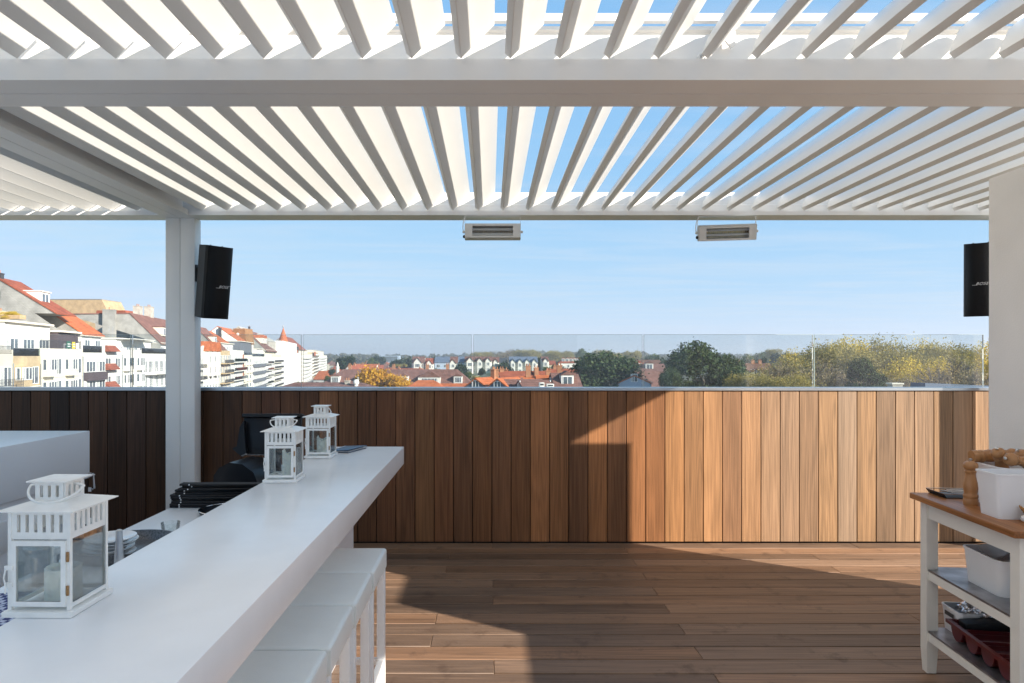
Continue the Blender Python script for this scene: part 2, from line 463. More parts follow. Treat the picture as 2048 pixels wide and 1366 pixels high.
PW = 5.69                                   # face of the wooden parapet
PITCH = .1657
par = tag(MB().box(-7.2, 4.75, PW + .024, PW + .13, -.2, 1.312).build('parapet', M['backing']),
          'long parapet wall clad in vertical brown hardwood boards along the far deck edge', 'wall')
bm_ = MB().bbox(-(PITCH - .0062) / 2, (PITCH - .0062) / 2, 0, .021, .010, 1.308, b=.002, seg=1).mesh('plank')
bm_.materials.append(M['wallwood'])
k0 = math.floor((-7.0 - .679) / PITCH)
i = k0
while True:
    xc = .679 + PITCH * (i + .5)
    if xc > 4.65: break
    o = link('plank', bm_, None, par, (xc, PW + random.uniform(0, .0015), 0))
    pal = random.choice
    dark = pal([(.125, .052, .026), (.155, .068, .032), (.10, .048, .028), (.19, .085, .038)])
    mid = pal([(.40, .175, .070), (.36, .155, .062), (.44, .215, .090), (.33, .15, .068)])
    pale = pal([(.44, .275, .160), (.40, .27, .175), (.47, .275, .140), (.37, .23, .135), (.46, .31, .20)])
    w1 = min(1, max(0, (xc + 1.5) / 2.6)); w2 = min(1, max(0, (xc - 1.6) / 1.3))      # bleached paler at the open end; darkened leftwards for the shade there
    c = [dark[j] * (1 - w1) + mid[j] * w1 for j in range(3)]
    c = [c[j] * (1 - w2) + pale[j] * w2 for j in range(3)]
    k = random.uniform(.82, 1.18) * (1 - .35 * max(0, min(1, (-xc - 1.2) / 1.2)))  # leftmost boards darkened once more, shade put into the colour
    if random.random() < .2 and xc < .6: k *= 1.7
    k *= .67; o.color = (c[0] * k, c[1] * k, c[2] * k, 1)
    i += 1
MB().bbox(-7.2, 4.75, PW - .012, PW + .16, 1.3125, 1.338, b=.002, seg=1).build('coping', M['zinc'], par)

gb = thing('glass_balustrade', 'row of frameless clear glass panels standing on the wooden parapet', 'balustrade', (0, PW + .07, 1.338))
edges = [1.335 + 1.487 * k for k in range(-6, 3)]
edges[-1] = 4.31
for a, b in zip(edges[:-1], edges[1:]):
    p = MB().box(a + .009, b - .009, -.006, .006, .001, .458).build('pane', M['glass'], gb)
    e = MB()
    e.box(a + .009, b - .009, -.0065, .0065, .4582, .4606)
    e.box(a + .0065, a + .0088, -.0065, .0065, .001, .4606); e.box(b - .0088, b - .0065, -.0065, .0065, .001, .4606)
    e.build('polished_edge', M['glass_edge'], p)
# pergolas ------------------------------------------------------------------
def blade_mesh(L, tilt):
    ab = [(0, 0), (.004, -.0015), (.008, 0), (.198, 0), (.199, .014), (.186, .046), (.15, .0695), (.10, .0695), (.05, .055), (.015, .037), (0, .031)]
    c, s = math.cos(tilt), math.sin(tilt)
    prof = [(a * c - b * s, a * s + b * c) for a, b in ab]
    mb = MB().prism(prof, 0, L, 'y', smooth=True)
    me = mb.mesh('louver'); me.materials.append(M['louver']); return me
ZB = 2.759
def near_profile(y0, d=1):
    """gutter beam, lip towards the camera at y0 (d=-1: mirrored)"""
    q = [(0, ZB), (0, 2.847), (.035, 2.847), (.035, 2.905), (.039, 2.907), (.039, 2.965), (.065, 2.965), (.065, 2.987), (.036, 2.987), (.036, 3.002), (.143, 3.002), (.143, ZB)]
    return [(y0 + d * a, z) for a, z in q]
def far_profile(y0, d=1):
    q = [(0, 2.757), (0, 2.7895), (.05, 2.7895), (.05, 2.852), (.056, 2.856), (.056, 2.955), (.175, 2.955), (.175, 2.7575), (.172, 2.7575), (.172, 2.764), (.168, 2.764), (.168, 2.757)]
    return [(y0 + d * a, z) for a, z in q]

def pergola(label, x0, x1, ya, yb, kind, phase, tilt, posts, z_off=0):
    """x0,x1 outer faces; ya,yb near and far limits"""
    t = thing('pergola', label, 'pergola', (0, 0, 0), group='white louvred pergola bays')
    if kind == 'near':
        MB().prism(near_profile(yb - .143), x0, x1, 'x').build('beam', M['alu'], t)
        MB().prism(near_profile(ya + .143, -1), x0, x1, 'x').build('beam', M['alu'], t)
        yl0, yl1, zt = ya + .158, yb - .158, 2.8415
        side = [(0, ZB), (0, 3.002), (.1, 3.002), (.1, 2.847), (.143, 2.847), (.143, ZB)]
    else:
        MB().prism(far_profile(yb - .23), x0, x1, 'x').build('beam', M['alu'], t)
        MB().box(x0, x1, yb - .054, yb, 2.762, 2.93).build('fascia', M['alu'], t)
        MB().prism(near_profile(ya + .143, -1), x0, x1, 'x').build('beam', M['alu'], t)
        yl0, yl1, zt = ya + .158, yb - .205, 2.7975
        side = [(0, 2.758), (0, 2.955), (.07, 2.955), (.07, 2.80), (.116, 2.80), (.116, 2.758)]
    for xo, s in ((x0, 1), (x1, -1)):
        MB().prism([(xo + s * a, z) for a, z in side], ya + .1435, yb - (.1435 if kind == 'near' else .2305), 'y').build('side_beam', M['alu'], t)
    me = blade_mesh(yl1 - yl0, tilt)
    k = math.floor((x0 - phase) / .205) - 1
    while True:
        x = phase + .205 * k; k += 1
        if x < x0 + .12: continue
        if x + .15 > x1 - .04: break
        link('louver', me, None, t, (x, yl0, zt), (0, R(random.uniform(-.35, .35)), 0))
    MB().box(x0 + .075, x0 + .345, yl0, yl1, zt + .157, zt + .165).build('edge_sun_blocker', M['alu'], t)  # added strip that keeps the sun off the side beam's inner face
    # control rod that tilts the blades
    if kind == 'near':
        rod = MB().box(x0 + .15, x1 - .15, yl1 + .015, yl1 + .045, 3.008, 3.038).build('control_rod', M['alu'], t)
    for (px, py) in posts:
        MB().bbox(px, px + .119, py, py + .12, 0.0, ZB - .003, b=.004).build('post', M['alu'], t)
    return t
PB = 5.60
pn = pergola('pergola bay nearest the camera, its louvres fanning across the top of the view', -2.57, 4.34, -1.35, 2.9015, 'near', .494, R(45), [(4.2, 2.78), (-2.57, 2.78)])
pc = pergola('middle pergola bay over the deck with the blue sky between its louvres', -2.571, 4.34, 2.9085, PB, 'far', -.303, R(45), [(-2.571, 5.478), (4.228, 5.478)])
pl = pergola('left pergola bay with flatter louvres, beyond the double side beam', -6.9, -2.576, 2.9085, PB, 'far', -3.09, R(33), [(-2.694, 5.478)])
MB().box(-2.57, 4.34, 2.9017, 2.9083, 2.776, 2.99).build('joint_seal', M['alu_dark'], pn)
MB().box(-2.5745, -2.5715, 2.95, 5.58, 2.768, 2.94).build('joint_seal', M['alu_dark'], pc)
# actuator bracket on the near beam
b1 = MB()
Mb = Matrix.Translation((.975, 2.772, 2.945))
b1.prism([(-.03, .03), (-.012, .042), (.03, .075), (.042, .072), (.052, .01), (.052, -.04), (.035, -.05)], -.012, 0, 'y', M=Mb)
br = b1.build('linkage_bracket', M['frame_white'], pn)
b2 = MB()
for (x, z) in ((.893, 2.868), (.945, 2.93)):
    b2.lathe([(.018, 0), (.018, .012), (.014, .016)], 12, Matrix.Translation((x, 2.792 if z < 2.9 else 2.76, z)) @ Matrix.Rotation(R(90), 4, 'X'))
b2.build('pivot_plate', M['frame_white'], pn)
b3 = MB()
for (x, z) in ((.893, 2.868), (.945, 2.93)):
    b3.lathe([(.009, 0), (.009, .010), (.006, .014)], 6, Matrix.Translation((x, 2.774 if z < 2.9 else 2.742, z)) @ Matrix.Rotation(R(90), 4, 'X'), smooth=False)
b3.build('bolt', M['steel'], pn)

# the pale wall by the trolley at the right, stepped walls added to shape the shadows, and the building behind
en = thing('wall_and_shadow_blocks', 'plain warm white rendered wall at the right edge behind the trolley, with added shadow blocks', 'wall', (2.75, 3.64, 0))
def eb(x0, x1, y0, y1, z1):
    MB().bbox(x0 - 2.75, x1 - 2.75, y0 - 3.64, y1 - 3.64, 0, z1, b=.004).build('wall', M['plaster'], en)
eb(2.75, 3.0, 2.83, 3.64, 2.583)
eb(2.75, 3.0, 2.30, 2.8295, 1.75)  # this and the next two are added unseen blockers for the shadow edges
eb(2.75, 3.0, 1.56, 2.2995, 1.33)
eb(3.15, 3.89, 3.40, 4.105, 2.25)  # added unseen box that cuts the notched shadow on the parapet
ph = thing('penthouse', 'white rendered penthouse wall behind the terrace', 'building', (0, -5.2, 0))
MB().box(-7, 7, -1.7, 0, -.2, 3.2).build('wall', M['plaster'], ph)
MB().box(-1.5, 2.2, .001, .03, 0, 2.3).build('glass_door', M['win'], ph)
tb = tag(MB().box(-7.2, 7.2, -7, 5.8, GZ, -.21).build('terrace_building', M['plaster']), 'building that carries the roof terrace', 'building')

# ------------------------------------------------------------------ bar counter and worktop
bar = thing('bar_counter', 'long white composite bar counter with thick top running toward the parapet', 'bar', (-.75, 2, 0))
W = lambda mb, n, m, p, o=(0, 0, 0): mb.build(n, m, p, loc=(-p.location[0], -p.location[1], -p.location[2])) if p.parent is None and p.type == 'EMPTY' else mb.build(n, m, p)
W(MB().bbox(-.985, -.52, .25, 3.99, .955, 1.06, b=.003), 'counter_top', M['quartz'], bar)
W(MB().bbox(-.97, -.80, .4, 3.87, 0.0, .9545, b=.003), 'support_panel', M['cabinet'], bar)
wt = thing('worktop', 'lower white worktop behind the bar counter carrying plates and black mats', 'counter', (-1.23, 2, 0))
W(MB().bbox(-1.49, -.9875, .6, 4.3, .85, .90, b=.003), 'counter_top', M['quartz'], wt)
W(MB().bbox(-1.46, -1.0, .65, 4.25, .0, .8495, b=.003), 'cupboard', M['cabinet'], wt)
cab = thing('white_cabinet', 'large white bar cabinet with flat pale top at the left edge', 'cabinet', (-3.4, 3.4, 0))
W(MB().bbox(-4.6, -2.722, .9, 4.49, .78, 1.10, b=.004), 'top_box', M['cabinet'], cab)
W(MB().bbox(-4.58, -2.745, .92, 4.47, 0.0, .7795, b=.004), 'base', M['cabinet'], cab)
for y in (1.3, 2.1, 2.9, 3.68):
    f = W(MB().bbox(-2.745, -2.730, y - .37, y + .37, .06, .73, b=.004), 'door', M['cabinet'], cab)
    MB().bbox(-2.7298, -2.722, y - .30, y + .05, .50, .68, b=.003).build('vent_frame', M['frame_white'], f)
hg = MB()
hg.tube([(-2.705, 4.485, .70), (-2.69, 4.485, .71), (-2.69, 4.485, .80), (-2.705, 4.485, .81)], .008, 8)
hg.box(-2.722, -2.70, 4.47, 4.492, .69, .72); hg.box(-2.722, -2.70, 4.47, 4.492, .79, .82)
W(hg, 'handle', M['chrome'], cab)

# ------------------------------------------------------------------ lanterns
def lantern_proto():
    t = thing('lantern', 'nearest and largest white metal lantern with candle on bar front', 'lantern', group='white metal lanterns on the bar counter')
    L = M['lantern']
    MB().bbox(-.073, .073, -.075, .075, 0, .0125, b=.002).build('base', L, t)
    fr = MB()
    h = .062; w = .0075
    for sx in (-1, 1):
        for sy in (-1, 1):
            fr.box(sx * h - w / 2, sx * h + w / 2, sy * h - w / 2, sy * h + w / 2, .0128, .219)
    for s in (-1, 1):
        if s > 0: fr.box(-h + w / 2, h - w / 2, s * h - .003, s * h + .003, .0175, .026)
        fr.box(s * h - .003, s * h + .003, -h + w / 2, h - w / 2, .0175, .026)
    fr.build('frame', L, t)
    fz = MB()
    for a in range(4):
        Mr = Matrix.Rotation(a * math.pi / 2, 4, 'Z')
        x0, x1 = -h + w / 2, h - w / 2
        fz.box(x0, x1, -h - .0014, -h + .0014, .211, .219, M=Mr)
        fz.box(x0, x1, -h - .0014, -h + .0014, .160, .174, M=Mr)
        n = 6; sl = .0078; bw = ((x1 - x0) - n * sl) / (n + 1)
        for i in range(n + 1):
            a0 = x0 + i * (bw + sl)
            fz.box(a0, a0 + bw, -h - .0014, -h + .0014, .174, .211, M=Mr)
    fz.build('slotted_frieze', L, t)
    d = MB()
    x0, x1, z0, z1 = -.056, .058, .022, .1575
    for (a, b_, c, e) in ((x0, x1, z1 - .010, z1), (x0, x1, z0, z0 + .010), (x0, x0 + .010, z0 + .010, z1 - .010), (x1 - .010, x1, z0 + .010, z1 - .010)):
        d.box(a, b_, -h - .0075, -h - .001, c, e)
    dr = d.build('door', L, t)
    MB().box(x0 + .010, x1 - .010, -h - .005, -h - .0035, z0 + .010, z1 - .010).build('pane', M['lglass'], dr)
    hi = MB()
    for z in (.045, .115): hi.tube([(x1 + .0035, -h - .006, z), (x1 + .0035, -h - .006, z + .02)], .0028, 8)
    hi.build('hinge', M['rust'], dr)
    la = MB()
    la.box(x0 - .012, x0 + .004, -h - .0105, -h - .0076, .098, .107); la.box(x0 - .012, x0 + .004, -h - .0105, -h - .0076, .063, .072)
    la.tube([(x0 - .008, -h - .012, .100), (x0 - .011, -h - .013, .083), (x0 - .008, -h - .012, .066), (x0 - .009, -h - .012, .05)], .0018, 6)
    la.build('latch', L, dr)
    for a in (1, 2, 3):
        Mr = Matrix.Rotation(a * math.pi / 2, 4, 'Z')
        MB().box(-h + .0038, h - .0038, -h - .0008, -h + .0008, .0262, .1598, M=Mr).build('pane', M['lglass'], t)
    ro = MB()
    b0, t0 = .081, .036
    vs = [(-b0, -b0, .219), (b0, -b0, .219), (b0, b0, .219), (-b0, b0, .219), (-b0, -b0, .2212), (b0, -b0, .2212), (b0, b0, .2212), (-b0, b0, .2212),
          (-t0, -t0, .2345), (t0, -t0, .2345), (t0, t0, .2345), (-t0, t0, .2345)]
    ro.add(vs, [(0, 3, 2, 1), (0, 1, 5, 4), (1, 2, 6, 5), (2, 3, 7, 6), (3, 0, 4, 7), (4, 5, 9, 8), (5, 6, 10, 9), (6, 7, 11, 10), (7, 4, 8, 11), (8, 9, 10, 11)])
    ro.build('roof', L, t)
    cu = MB(); q = .0315
    for a in range(4):
        Mr = Matrix.Rotation(a * math.pi / 2, 4, 'Z')
        cu.box(-q, q - .0022, -q - .0012, -q + .0012, .2346, .241, M=Mr); cu.box(-q, q - .0022, -q - .0012, -q + .0012, .266, .2735, M=Mr)
        n = 3; sl = .0072; bw = (2 * q - .0022 - n * sl) / (n + 1)
        for i in range(n + 1):
            a0 = -q + i * (bw + sl); cu.box(a0, a0 + bw, -q - .0012, -q + .0012, .241, .266, M=Mr)
    cu.build('cupola', L, t)
    MB().bbox(-.044, .044, -.044, .044, .2737, .277, b=.001).build('lid', L, t)
    pts = [(.058 * math.cos(a), -.004 - .052 * math.sin(a) * .75 - .004, .262 - .030 * math.sin(a)) for a in [math.pi * k / 18 for k in range(19)]]
    hd = MB().tube(pts, .0027, 8)
    hd.tube([(-.058, -.008, .262), (-.030, -.004, .268)], .0027, 6); hd.tube([(.058, -.008, .262), (.030, -.004, .268)], .0027, 6)
    hd.build('ring_handle', L, t)
    return t
def candle(x, y, z, r, h, label, ragged):
    mb = MB(); seg = 28
    vs = [(0, 0, 0)] + [(r * math.cos(2 * math.pi * k / seg), r * math.sin(2 * math.pi * k / seg), 0) for k in range(seg)]
    rings = [(1, .6), (1, 1.0), (.93, 1.03), (.85, .93), (.4, .86)]
    for f, g in rings:
        for k in range(seg):
            a = 2 * math.pi * k / seg
            hh = h * g * (1 + ragged * (.5 * math.sin(2 * a + 1) + .3 * math.sin(5 * a) + .2 * math.sin(9 * a + 2)) if g > .8 else 1)
            if g <= .6: hh = h * g * .9
            vs.append((r * f * math.cos(a), r * f * math.sin(a), hh))
    vs.append((0, 0, h * .85))
    fs = [(0, 1 + (k + 1) % seg, 1 + k) for k in range(seg)]
    for rI in range(len(rings)):
        for k in range(seg):
            k2 = (k + 1) % seg; o = 1 + rI * seg
            fs.append((o + k, o + k2, o + seg + k2, o + seg + k))
    o = 1 + len(rings) * seg
    fs += [(o + k, o + (k + 1) % seg, len(vs) - 1) for k in range(seg)]
    mb.add(vs, fs, True)
    c = mb.build('candle', M['wax'], None, loc=(x, y, z))
    tag(c, label, 'candle', 'pillar candles inside the lanterns')
    MB().tube([(0, 0, h * .84), (.001, 0, h * .84 + .009)], .0009, 5).build('wick', M['black'], c)
    return c
l1 = lantern_proto()
l1.location = (-.936, 1.437, 1.061); l1.rotation_euler = (0, 0, R(-1))
l2 = copy_tree(l1); l2.location = (-.905, 2.905, 1.061); l2.rotation_euler = (0, 0, R(1.5)); l2['label'] = 'white metal lantern standing between the other two, before the black till screen'
l3 = copy_tree(l1); l3.location = (-.918, 3.59, 1.061); l3.rotation_euler = (0, 0, R(-1)); l3['label'] = 'farthest white metal lantern, beside the navy folder'
for k in l3.children:
    if k.name.startswith('ring_handle'): k.rotation_euler = (0, 0, R(75))
candle(-.933, 1.445, 1.0745, .036, .068, 'short smooth pale candle in the nearest lantern', .02)
candle(-.882, 2.915, 1.0745, .034, .108, 'tall candle with a ragged burnt rim in the middle lantern', .16)
candle(-.908, 3.60, 1.0745, .036, .085, 'lumpy half burnt candle in the farthest lantern', .22)
fo = thing('folder', 'navy blue menu folder lying behind the farthest lantern', 'folder', (-.835, 3.835, 1.061), R(-18))
MB().bbox(-.075, .075, -.11, .11, 0, .004, b=.0015).build('cover', M['blue_folder'], fo)
MB().bbox(-.075, .075, -.11, .11, .008, .012, b=.0015, M=Matrix.Rotation(R(-4), 4, 'Y')).build('cover', M['blue_folder'], fo)
MB().box(-.07, .07, -.105, .105, .0042, .0078).build('paper', M['printwhite'], fo)

# ------------------------------------------------------------------ stools
st0 = thing('bar_stool', 'farthest pale leatherette bar stool, nearest the parapet', 'stool', (-.655, 2.783, 0), group='white square bar stools tucked along the counter')
def cushion():
    bm = bmesh.new()
    bmesh.ops.create_cube(bm, size=1)
    for v in bm.verts: v.co = (v.co.x * .39, v.co.y * .334, .705 + v.co.z * .09)
    bmesh.ops.bevel(bm, geom=bm.edges[:], offset=.016, segments=4, profile=.55, affect='EDGES')
    me = bpy.data.meshes.new('seat'); 
    for f in bm.faces: f.smooth = True
    bm.to_mesh(me); bm.free(); me.materials.append(M['leather']); return me
seat = link('seat', cushion(), None, st0)
sm = MB()
for z in (.7425,):
    pts = []
    hx, hy, rr = .1925, .1645, .014
    for cx, cy, a0 in ((hx - rr, hy - rr, 0), (-hx + rr, hy - rr, 90), (-hx + rr, -hy + rr, 180), (hx - rr, -hy + rr, 270)):
        for k in range(4): a = R(a0 + 30 * k); pts.append((cx + rr * math.cos(a), cy + rr * math.sin(a), z))
    sm.tube(pts, .0022, 6, closed=True)
sm.tube([(.193, -.1655, .665), (.193, -.1655, .74)], .0018, 5)
sm.build('seam', M['leather'], seat)
for sx in (-1, 1):
    for sy in (-1, 1):
        MB().bbox(sx * .172 - .017, sx * .172 + .017, sy * .145 - .017, sy * .145 + .017, 0, .6605, b=.002).build('leg', M['frame_white'], st0)
fr = MB()
for sy in (-1, 1): fr.box(-.155, .155, sy * .145 - .012, sy * .145 + .012, .24, .265)
fr.box(.160, .184, -.128, .128, .24, .265); fr.box(-.184, -.160, -.128, .128, .24, .265)
fr.build('footrest', M['frame_white'], st0)
for k, lab in ((1, 'second pale bar stool counted from the parapet end'), (2, 'third pale bar stool, the middle one of the row'),
               (3, 'fourth pale bar stool, mostly hidden by the counter front'), (4, 'pale bar stool closest to the camera, cut by the picture edge')):
    s = copy_tree(st0); s.location = (-.655 - .004 * k, 2.783 - .342 * k, 0); s['label'] = lab
    s.rotation_euler = (0, 0, R(random.uniform(-1.0, 1.0)))

# ------------------------------------------------------------------ things on the worktop
mats = []
for k in range(11):
    dx = .02 * (k > 5) + .018 * (k > 7) + .012 * (k > 8) + random.uniform(-.004, .004)
    t = thing('slatted_mat', '', 'mat', (-1.485 + dx, 3.20 + random.uniform(-.01, .01), .9002 + k * .0103), R(random.uniform(-.35, .35)), group='black slatted mats stacked on the worktop')
    mb = MB()
    for j in range(4): mb.tube([(0, -.13 + j * .0115, .0055), (.45, -.13 + j * .0115, .0055)], .0053, 8)
    mb.build('slats', M['black'], t)
    rv = MB()
    for x in (.045, .375):
        rv.tube([(x, -.1365, .0055), (x, -.134, .0055)], .0032, 8)
    rv.build('rivets', M['printwhite'], t)
    n = ['lowest', 'second', 'third', 'fourth', 'fifth', 'sixth', 'seventh', 'eighth', 'ninth', 'tenth', 'topmost'][k]
    t['label'] = ('%s black slatted mat%s of the stack on the worktop' % (n, '' if k in (0, 10) else ' from the bottom')).replace('lowest', 'bottom')
# black round tray with plates, steel peg
tr = thing('round_pan', 'wide black speckled pan behind the counter holding a pile of plates', 'pan', (-1.30, 2.36, .9003))
MB().lathe([(0, 0), (.155, 0), (.163, .01), (.169, .035), (.173, .035), (.173, .04), (.167, .04), (.159, .014), (.15, .006), (0, .006)], 40).build('body', M['hob'], tr)
for k in range(5):
    p = tag(MB().lathe([(0, 0), (.055, 0), (.06, .004), (.082, .014), (.082, .017), (.058, .008), (0, .006)], 32).build('plate', M['china'], None, loc=(-1.33 + random.uniform(-.012, .012), 2.31 + random.uniform(-.01, .01), .9068 + .0128 * k)),
            '', 'plate', 'white plates piled in the black pan')
    p['label'] = ['lowest white plate of the pile in the black pan', 'second white plate from the bottom of the pile', 'middle white plate of the pile of five', 'white plate just under the top one', 'top white plate of the pile beside the steel peg'][k]
tag(MB().lathe([(.016, 0), (.015, .04), (.011, .10), (.010, .128), (.006, .131), (0, .131)], 20).build('steel_peg', M['steel'], None, loc=(-1.225, 2.18, .9003)),
    'tapered brushed steel peg standing in front of the plates', 'peg')
pd = thing('steel_stand', 'stainless steel pedestal with flared top seen through nearest lantern', 'stand', (-1.36, 2.02, .9003))
MB().lathe([(.045, 0), (.036, .006), (.034, .08), (.036, .095)], 28).build('column', M['steel'], pd)
MB().lathe([(.036, .095), (.05, .106), (.056, .118), (.056, .124), (.05, .121), (0, .11)], 28).build('bowl', M['steel'], pd)
tag(MB().lathe([(.028, 0), (.03, .004), (.034, .028), (.036, .045), (.0345, .045), (.032, .028), (.028, .008), (0, .006)], 24).build('glass_bowl', M['lglass'], None, loc=(-1.268, 2.62, .9003)),
    'small clear glass standing at the counter edge near the black oval tray', 'glass')
ov = thing('oval_tray', 'black oval tray with a chrome rim in front of the mat stack', 'tray', (-1.13, 2.95, .9003))
Ms = Matrix.Diagonal((1.3, 1, 1, 1))
MB().lathe([(0, 0), (.11, 0), (.12, .01), (.125, .022), (.128, .022), (.123, .006), (.112, -.0001)], 36, Ms).build('body', M['black_gloss'], ov)
MB().tube([(.1265 * 1.3 * math.cos(a), .1265 * math.sin(a), .0235) for a in [2 * math.pi * k / 40 for k in range(40)]], .0022, 6, closed=True).build('rim', M['chrome'], ov)
# till: screen on a stand, printer
ti = thing('till', 'black till with angled touch screen behind the two far lanterns', 'till', (-1.22, 3.72, .9003))
Mt = Matrix.Translation((-.02, .03, .235)) @ Matrix.Rotation(R(-14), 4, 'X')
MB().bbox(-.165, .165, -.018, .018, -.09, .12, b=.006, M=Mt).build('screen', M['black_gloss'], ti)
MB().bbox(-.172, .172, -.03, .026, .121, .142, b=.004, M=Mt).build('hood', M['black'], ti)
MB().prism([(-.20, -.06), (-.176, -.045), (-.17, .06), (-.15, .10), (-.14, .02), (-.12, -.085), (-.15, -.10)], -.05, -.019, 'y', M=Mt).build('card_reader', M['black_gloss'], ti)
MB().prism([(-.05, 0), (.05, 0), (.04, .02), (.02, .2), (-.02, .2), (-.04, .02)], -.02, .03, 'y').build('stand', M['black'], ti)
MB().bbox(-.09, .09, -.11, .08, 0, .018, b=.006).build('foot', M['black'], ti)
rk = MB().lathe([(0, -.014), (.009, -.010), (.013, 0), (.009, .010), (0, .014)], 14, Matrix.Translation((.215, -.06, .225))).build('knob', M['red'], ti); rk['label'] = 'small round red knob'
MB().tube([(.215, -.06, 0.01), (.215, -.06, .212)], .004, 8).build('rod', M['black'], ti)
MB().bbox(.19, .24, -.085, -.035, 0, .012, b=.003).build('rod_foot', M['black'], ti)
pr = thing('receipt_printer', 'black rounded receipt printer in front of the till', 'printer', (-1.27, 3.46, .9003), R(-8))
MB().prism([(-.10, 0), (.12, 0), (.125, .06), (.10, .12), (.04, .16), (-.03, .167), (-.085, .14), (-.115, .10), (-.118, .02)], -.13, .10, 'y', smooth=True).build('body', M['black_gloss'], pr)
MB().bbox(-.09, .09, -.138, -.1305, .015, .05, b=.003).build('front_slot', M['black'], pr)
MB().bbox(-.1165, -.112, -.12, -.105, .05, .066, b=.001).build('led', M['steel'], pr)
# gingham cloth
vs = []; nx, ny = 24, 30
for j in range(ny + 1):
    for i_ in range(nx + 1):
        x = -1.478 + .36 * i_ / nx; y = 1.30 + .62 * j / ny
        z = .903 + .014 * abs(math.sin(9 * y + 5 * x)) * (.5 + .5 * math.sin(17 * x + 3 * y)) + .01 * (math.sin(23 * y - 8 * x) > .3) * math.sin(23 * y - 8 * x)
        vs.append((x, y, z))
fs = [(j * (nx + 1) + i_, j * (nx + 1) + i_ + 1, (j + 1) * (nx + 1) + i_ + 1, (j + 1) * (nx + 1) + i_) for j in range(ny) for i_ in range(nx)]
clo = MB().add(vs, fs, True).build('tea_towel', M['gingham'])
clo.modifiers.new('thick', 'SOLIDIFY').thickness = .004; clo.modifiers[0].offset = 1
tag(clo, 'rumpled blue and white checked cloth on the worktop at lower left', 'cloth')

# ------------------------------------------------------------------ speakers and heaters
def speaker(label, loc, yaw, pitch_, side):
    t = thing('loudspeaker', label, 'loudspeaker', loc, rot=(R(pitch_), 0, R(yaw)), group='black wall loudspeakers on the pergola posts')
    # local: grille faces -y, back +y ; z up, centred
    body = [(-.095, .10), (.095, .10), (.115, -.05), (.105, -.075), (-.105, -.075), (-.115, -.05)]
    MB().prism(body, -.295, .295, 'z').build('cabinet', M['black'], t)
    g = []
    n = 9
    vs = []; fs = []
    for iz in range(13):
        z = -.29 + .58 * iz / 12
        for ix in range(n):
            x = -.102 + .204 * ix / (n - 1)
            vs.append((x, -.0755 - .075 * (1 - (x / .102) ** 2) ** .5 * (1 - .35 * (z / .29) ** 2) - .004, z))
    for iz in range(12):
        for ix in range(n - 1): fs.append((iz * n + ix, iz * n + ix + 1, (iz + 1) * n + ix + 1, (iz + 1) * n + ix))
    fs.append(tuple(range(n))[::-1]); fs.append(tuple(12 * n + k for k in range(n)))
    b0 = len(vs); vs += [(-.102, -.0752, -.29), (.102, -.0752, -.29), (-.102, -.0752, .29), (.102, -.0752, .29)]
    mb = MB().add(vs, fs, True); gr = mb.build('grille', M['grille'], t)
    for x in (-.05, .05):
        MB().lathe([(.006, 0), (.006, .006), (0, .008)], 8, Matrix.Translation((x, 0, .2952))).build('screw', M['black'], t)
    cu = bpy.data.curves.new('logo', 'FONT'); cu.body = 'BOSE'; cu.size = .031; cu.shear = .45; cu.extrude = .0006; cu.align_x = 'CENTER'; cu.align_y = 'CENTER'; cu.space_character = 1.15
    tmp = bpy.data.objects.new('logo_tmp', cu); COL.objects.link(tmp)
    bpy.context.view_layer.update()
    me = bpy.data.meshes.new_from_object(tmp.evaluated_get(bpy.context.evaluated_depsgraph_get()))
    bpy.data.objects.remove(tmp); me.name = 'logo'
    me.materials.clear(); me.materials.append(M['printwhite'])
    lo = link('logo', me, None, t, (0, -.1605, -.03), (R(90), 0, 0))
    ba = MB().box(-.062, -.034, -.0006, .0006, -.0105, -.0085).box(.034, .062, -.0006, .0006, .0085, .0105)
    ba.build('logo_bar', M['printwhite'], t, loc=(0, -.1605, -.03))
    return t
sp = speaker('black loudspeaker bracketed to the double post at left', (-2.275, 5.44, 2.218), 50, 8, 1)
sr = speaker('black loudspeaker half hidden behind the rendered wall at right', (4.0, 5.38, 2.232), -34, 6, -1)
for t, (bx, by, bz), sgn in ((sp, (-2.4515, 5.53, 2.30), 1), (sr, (4.2265, 5.53, 2.30), -1)):
    mw = Matrix.LocRotScale(t.location, t.rotation_euler, None).inverted()
    bp = MB().box(bx, bx + sgn * .012, by - .045, by + .045, bz - .07, bz + .07, M=mw); bp.box(bx + sgn * .012, bx + sgn * (.14 if sgn > 0 else .2), by - .03, by + .005, bz - .05, bz + .05, M=mw)
    bp.build('bracket', M['black'], t)
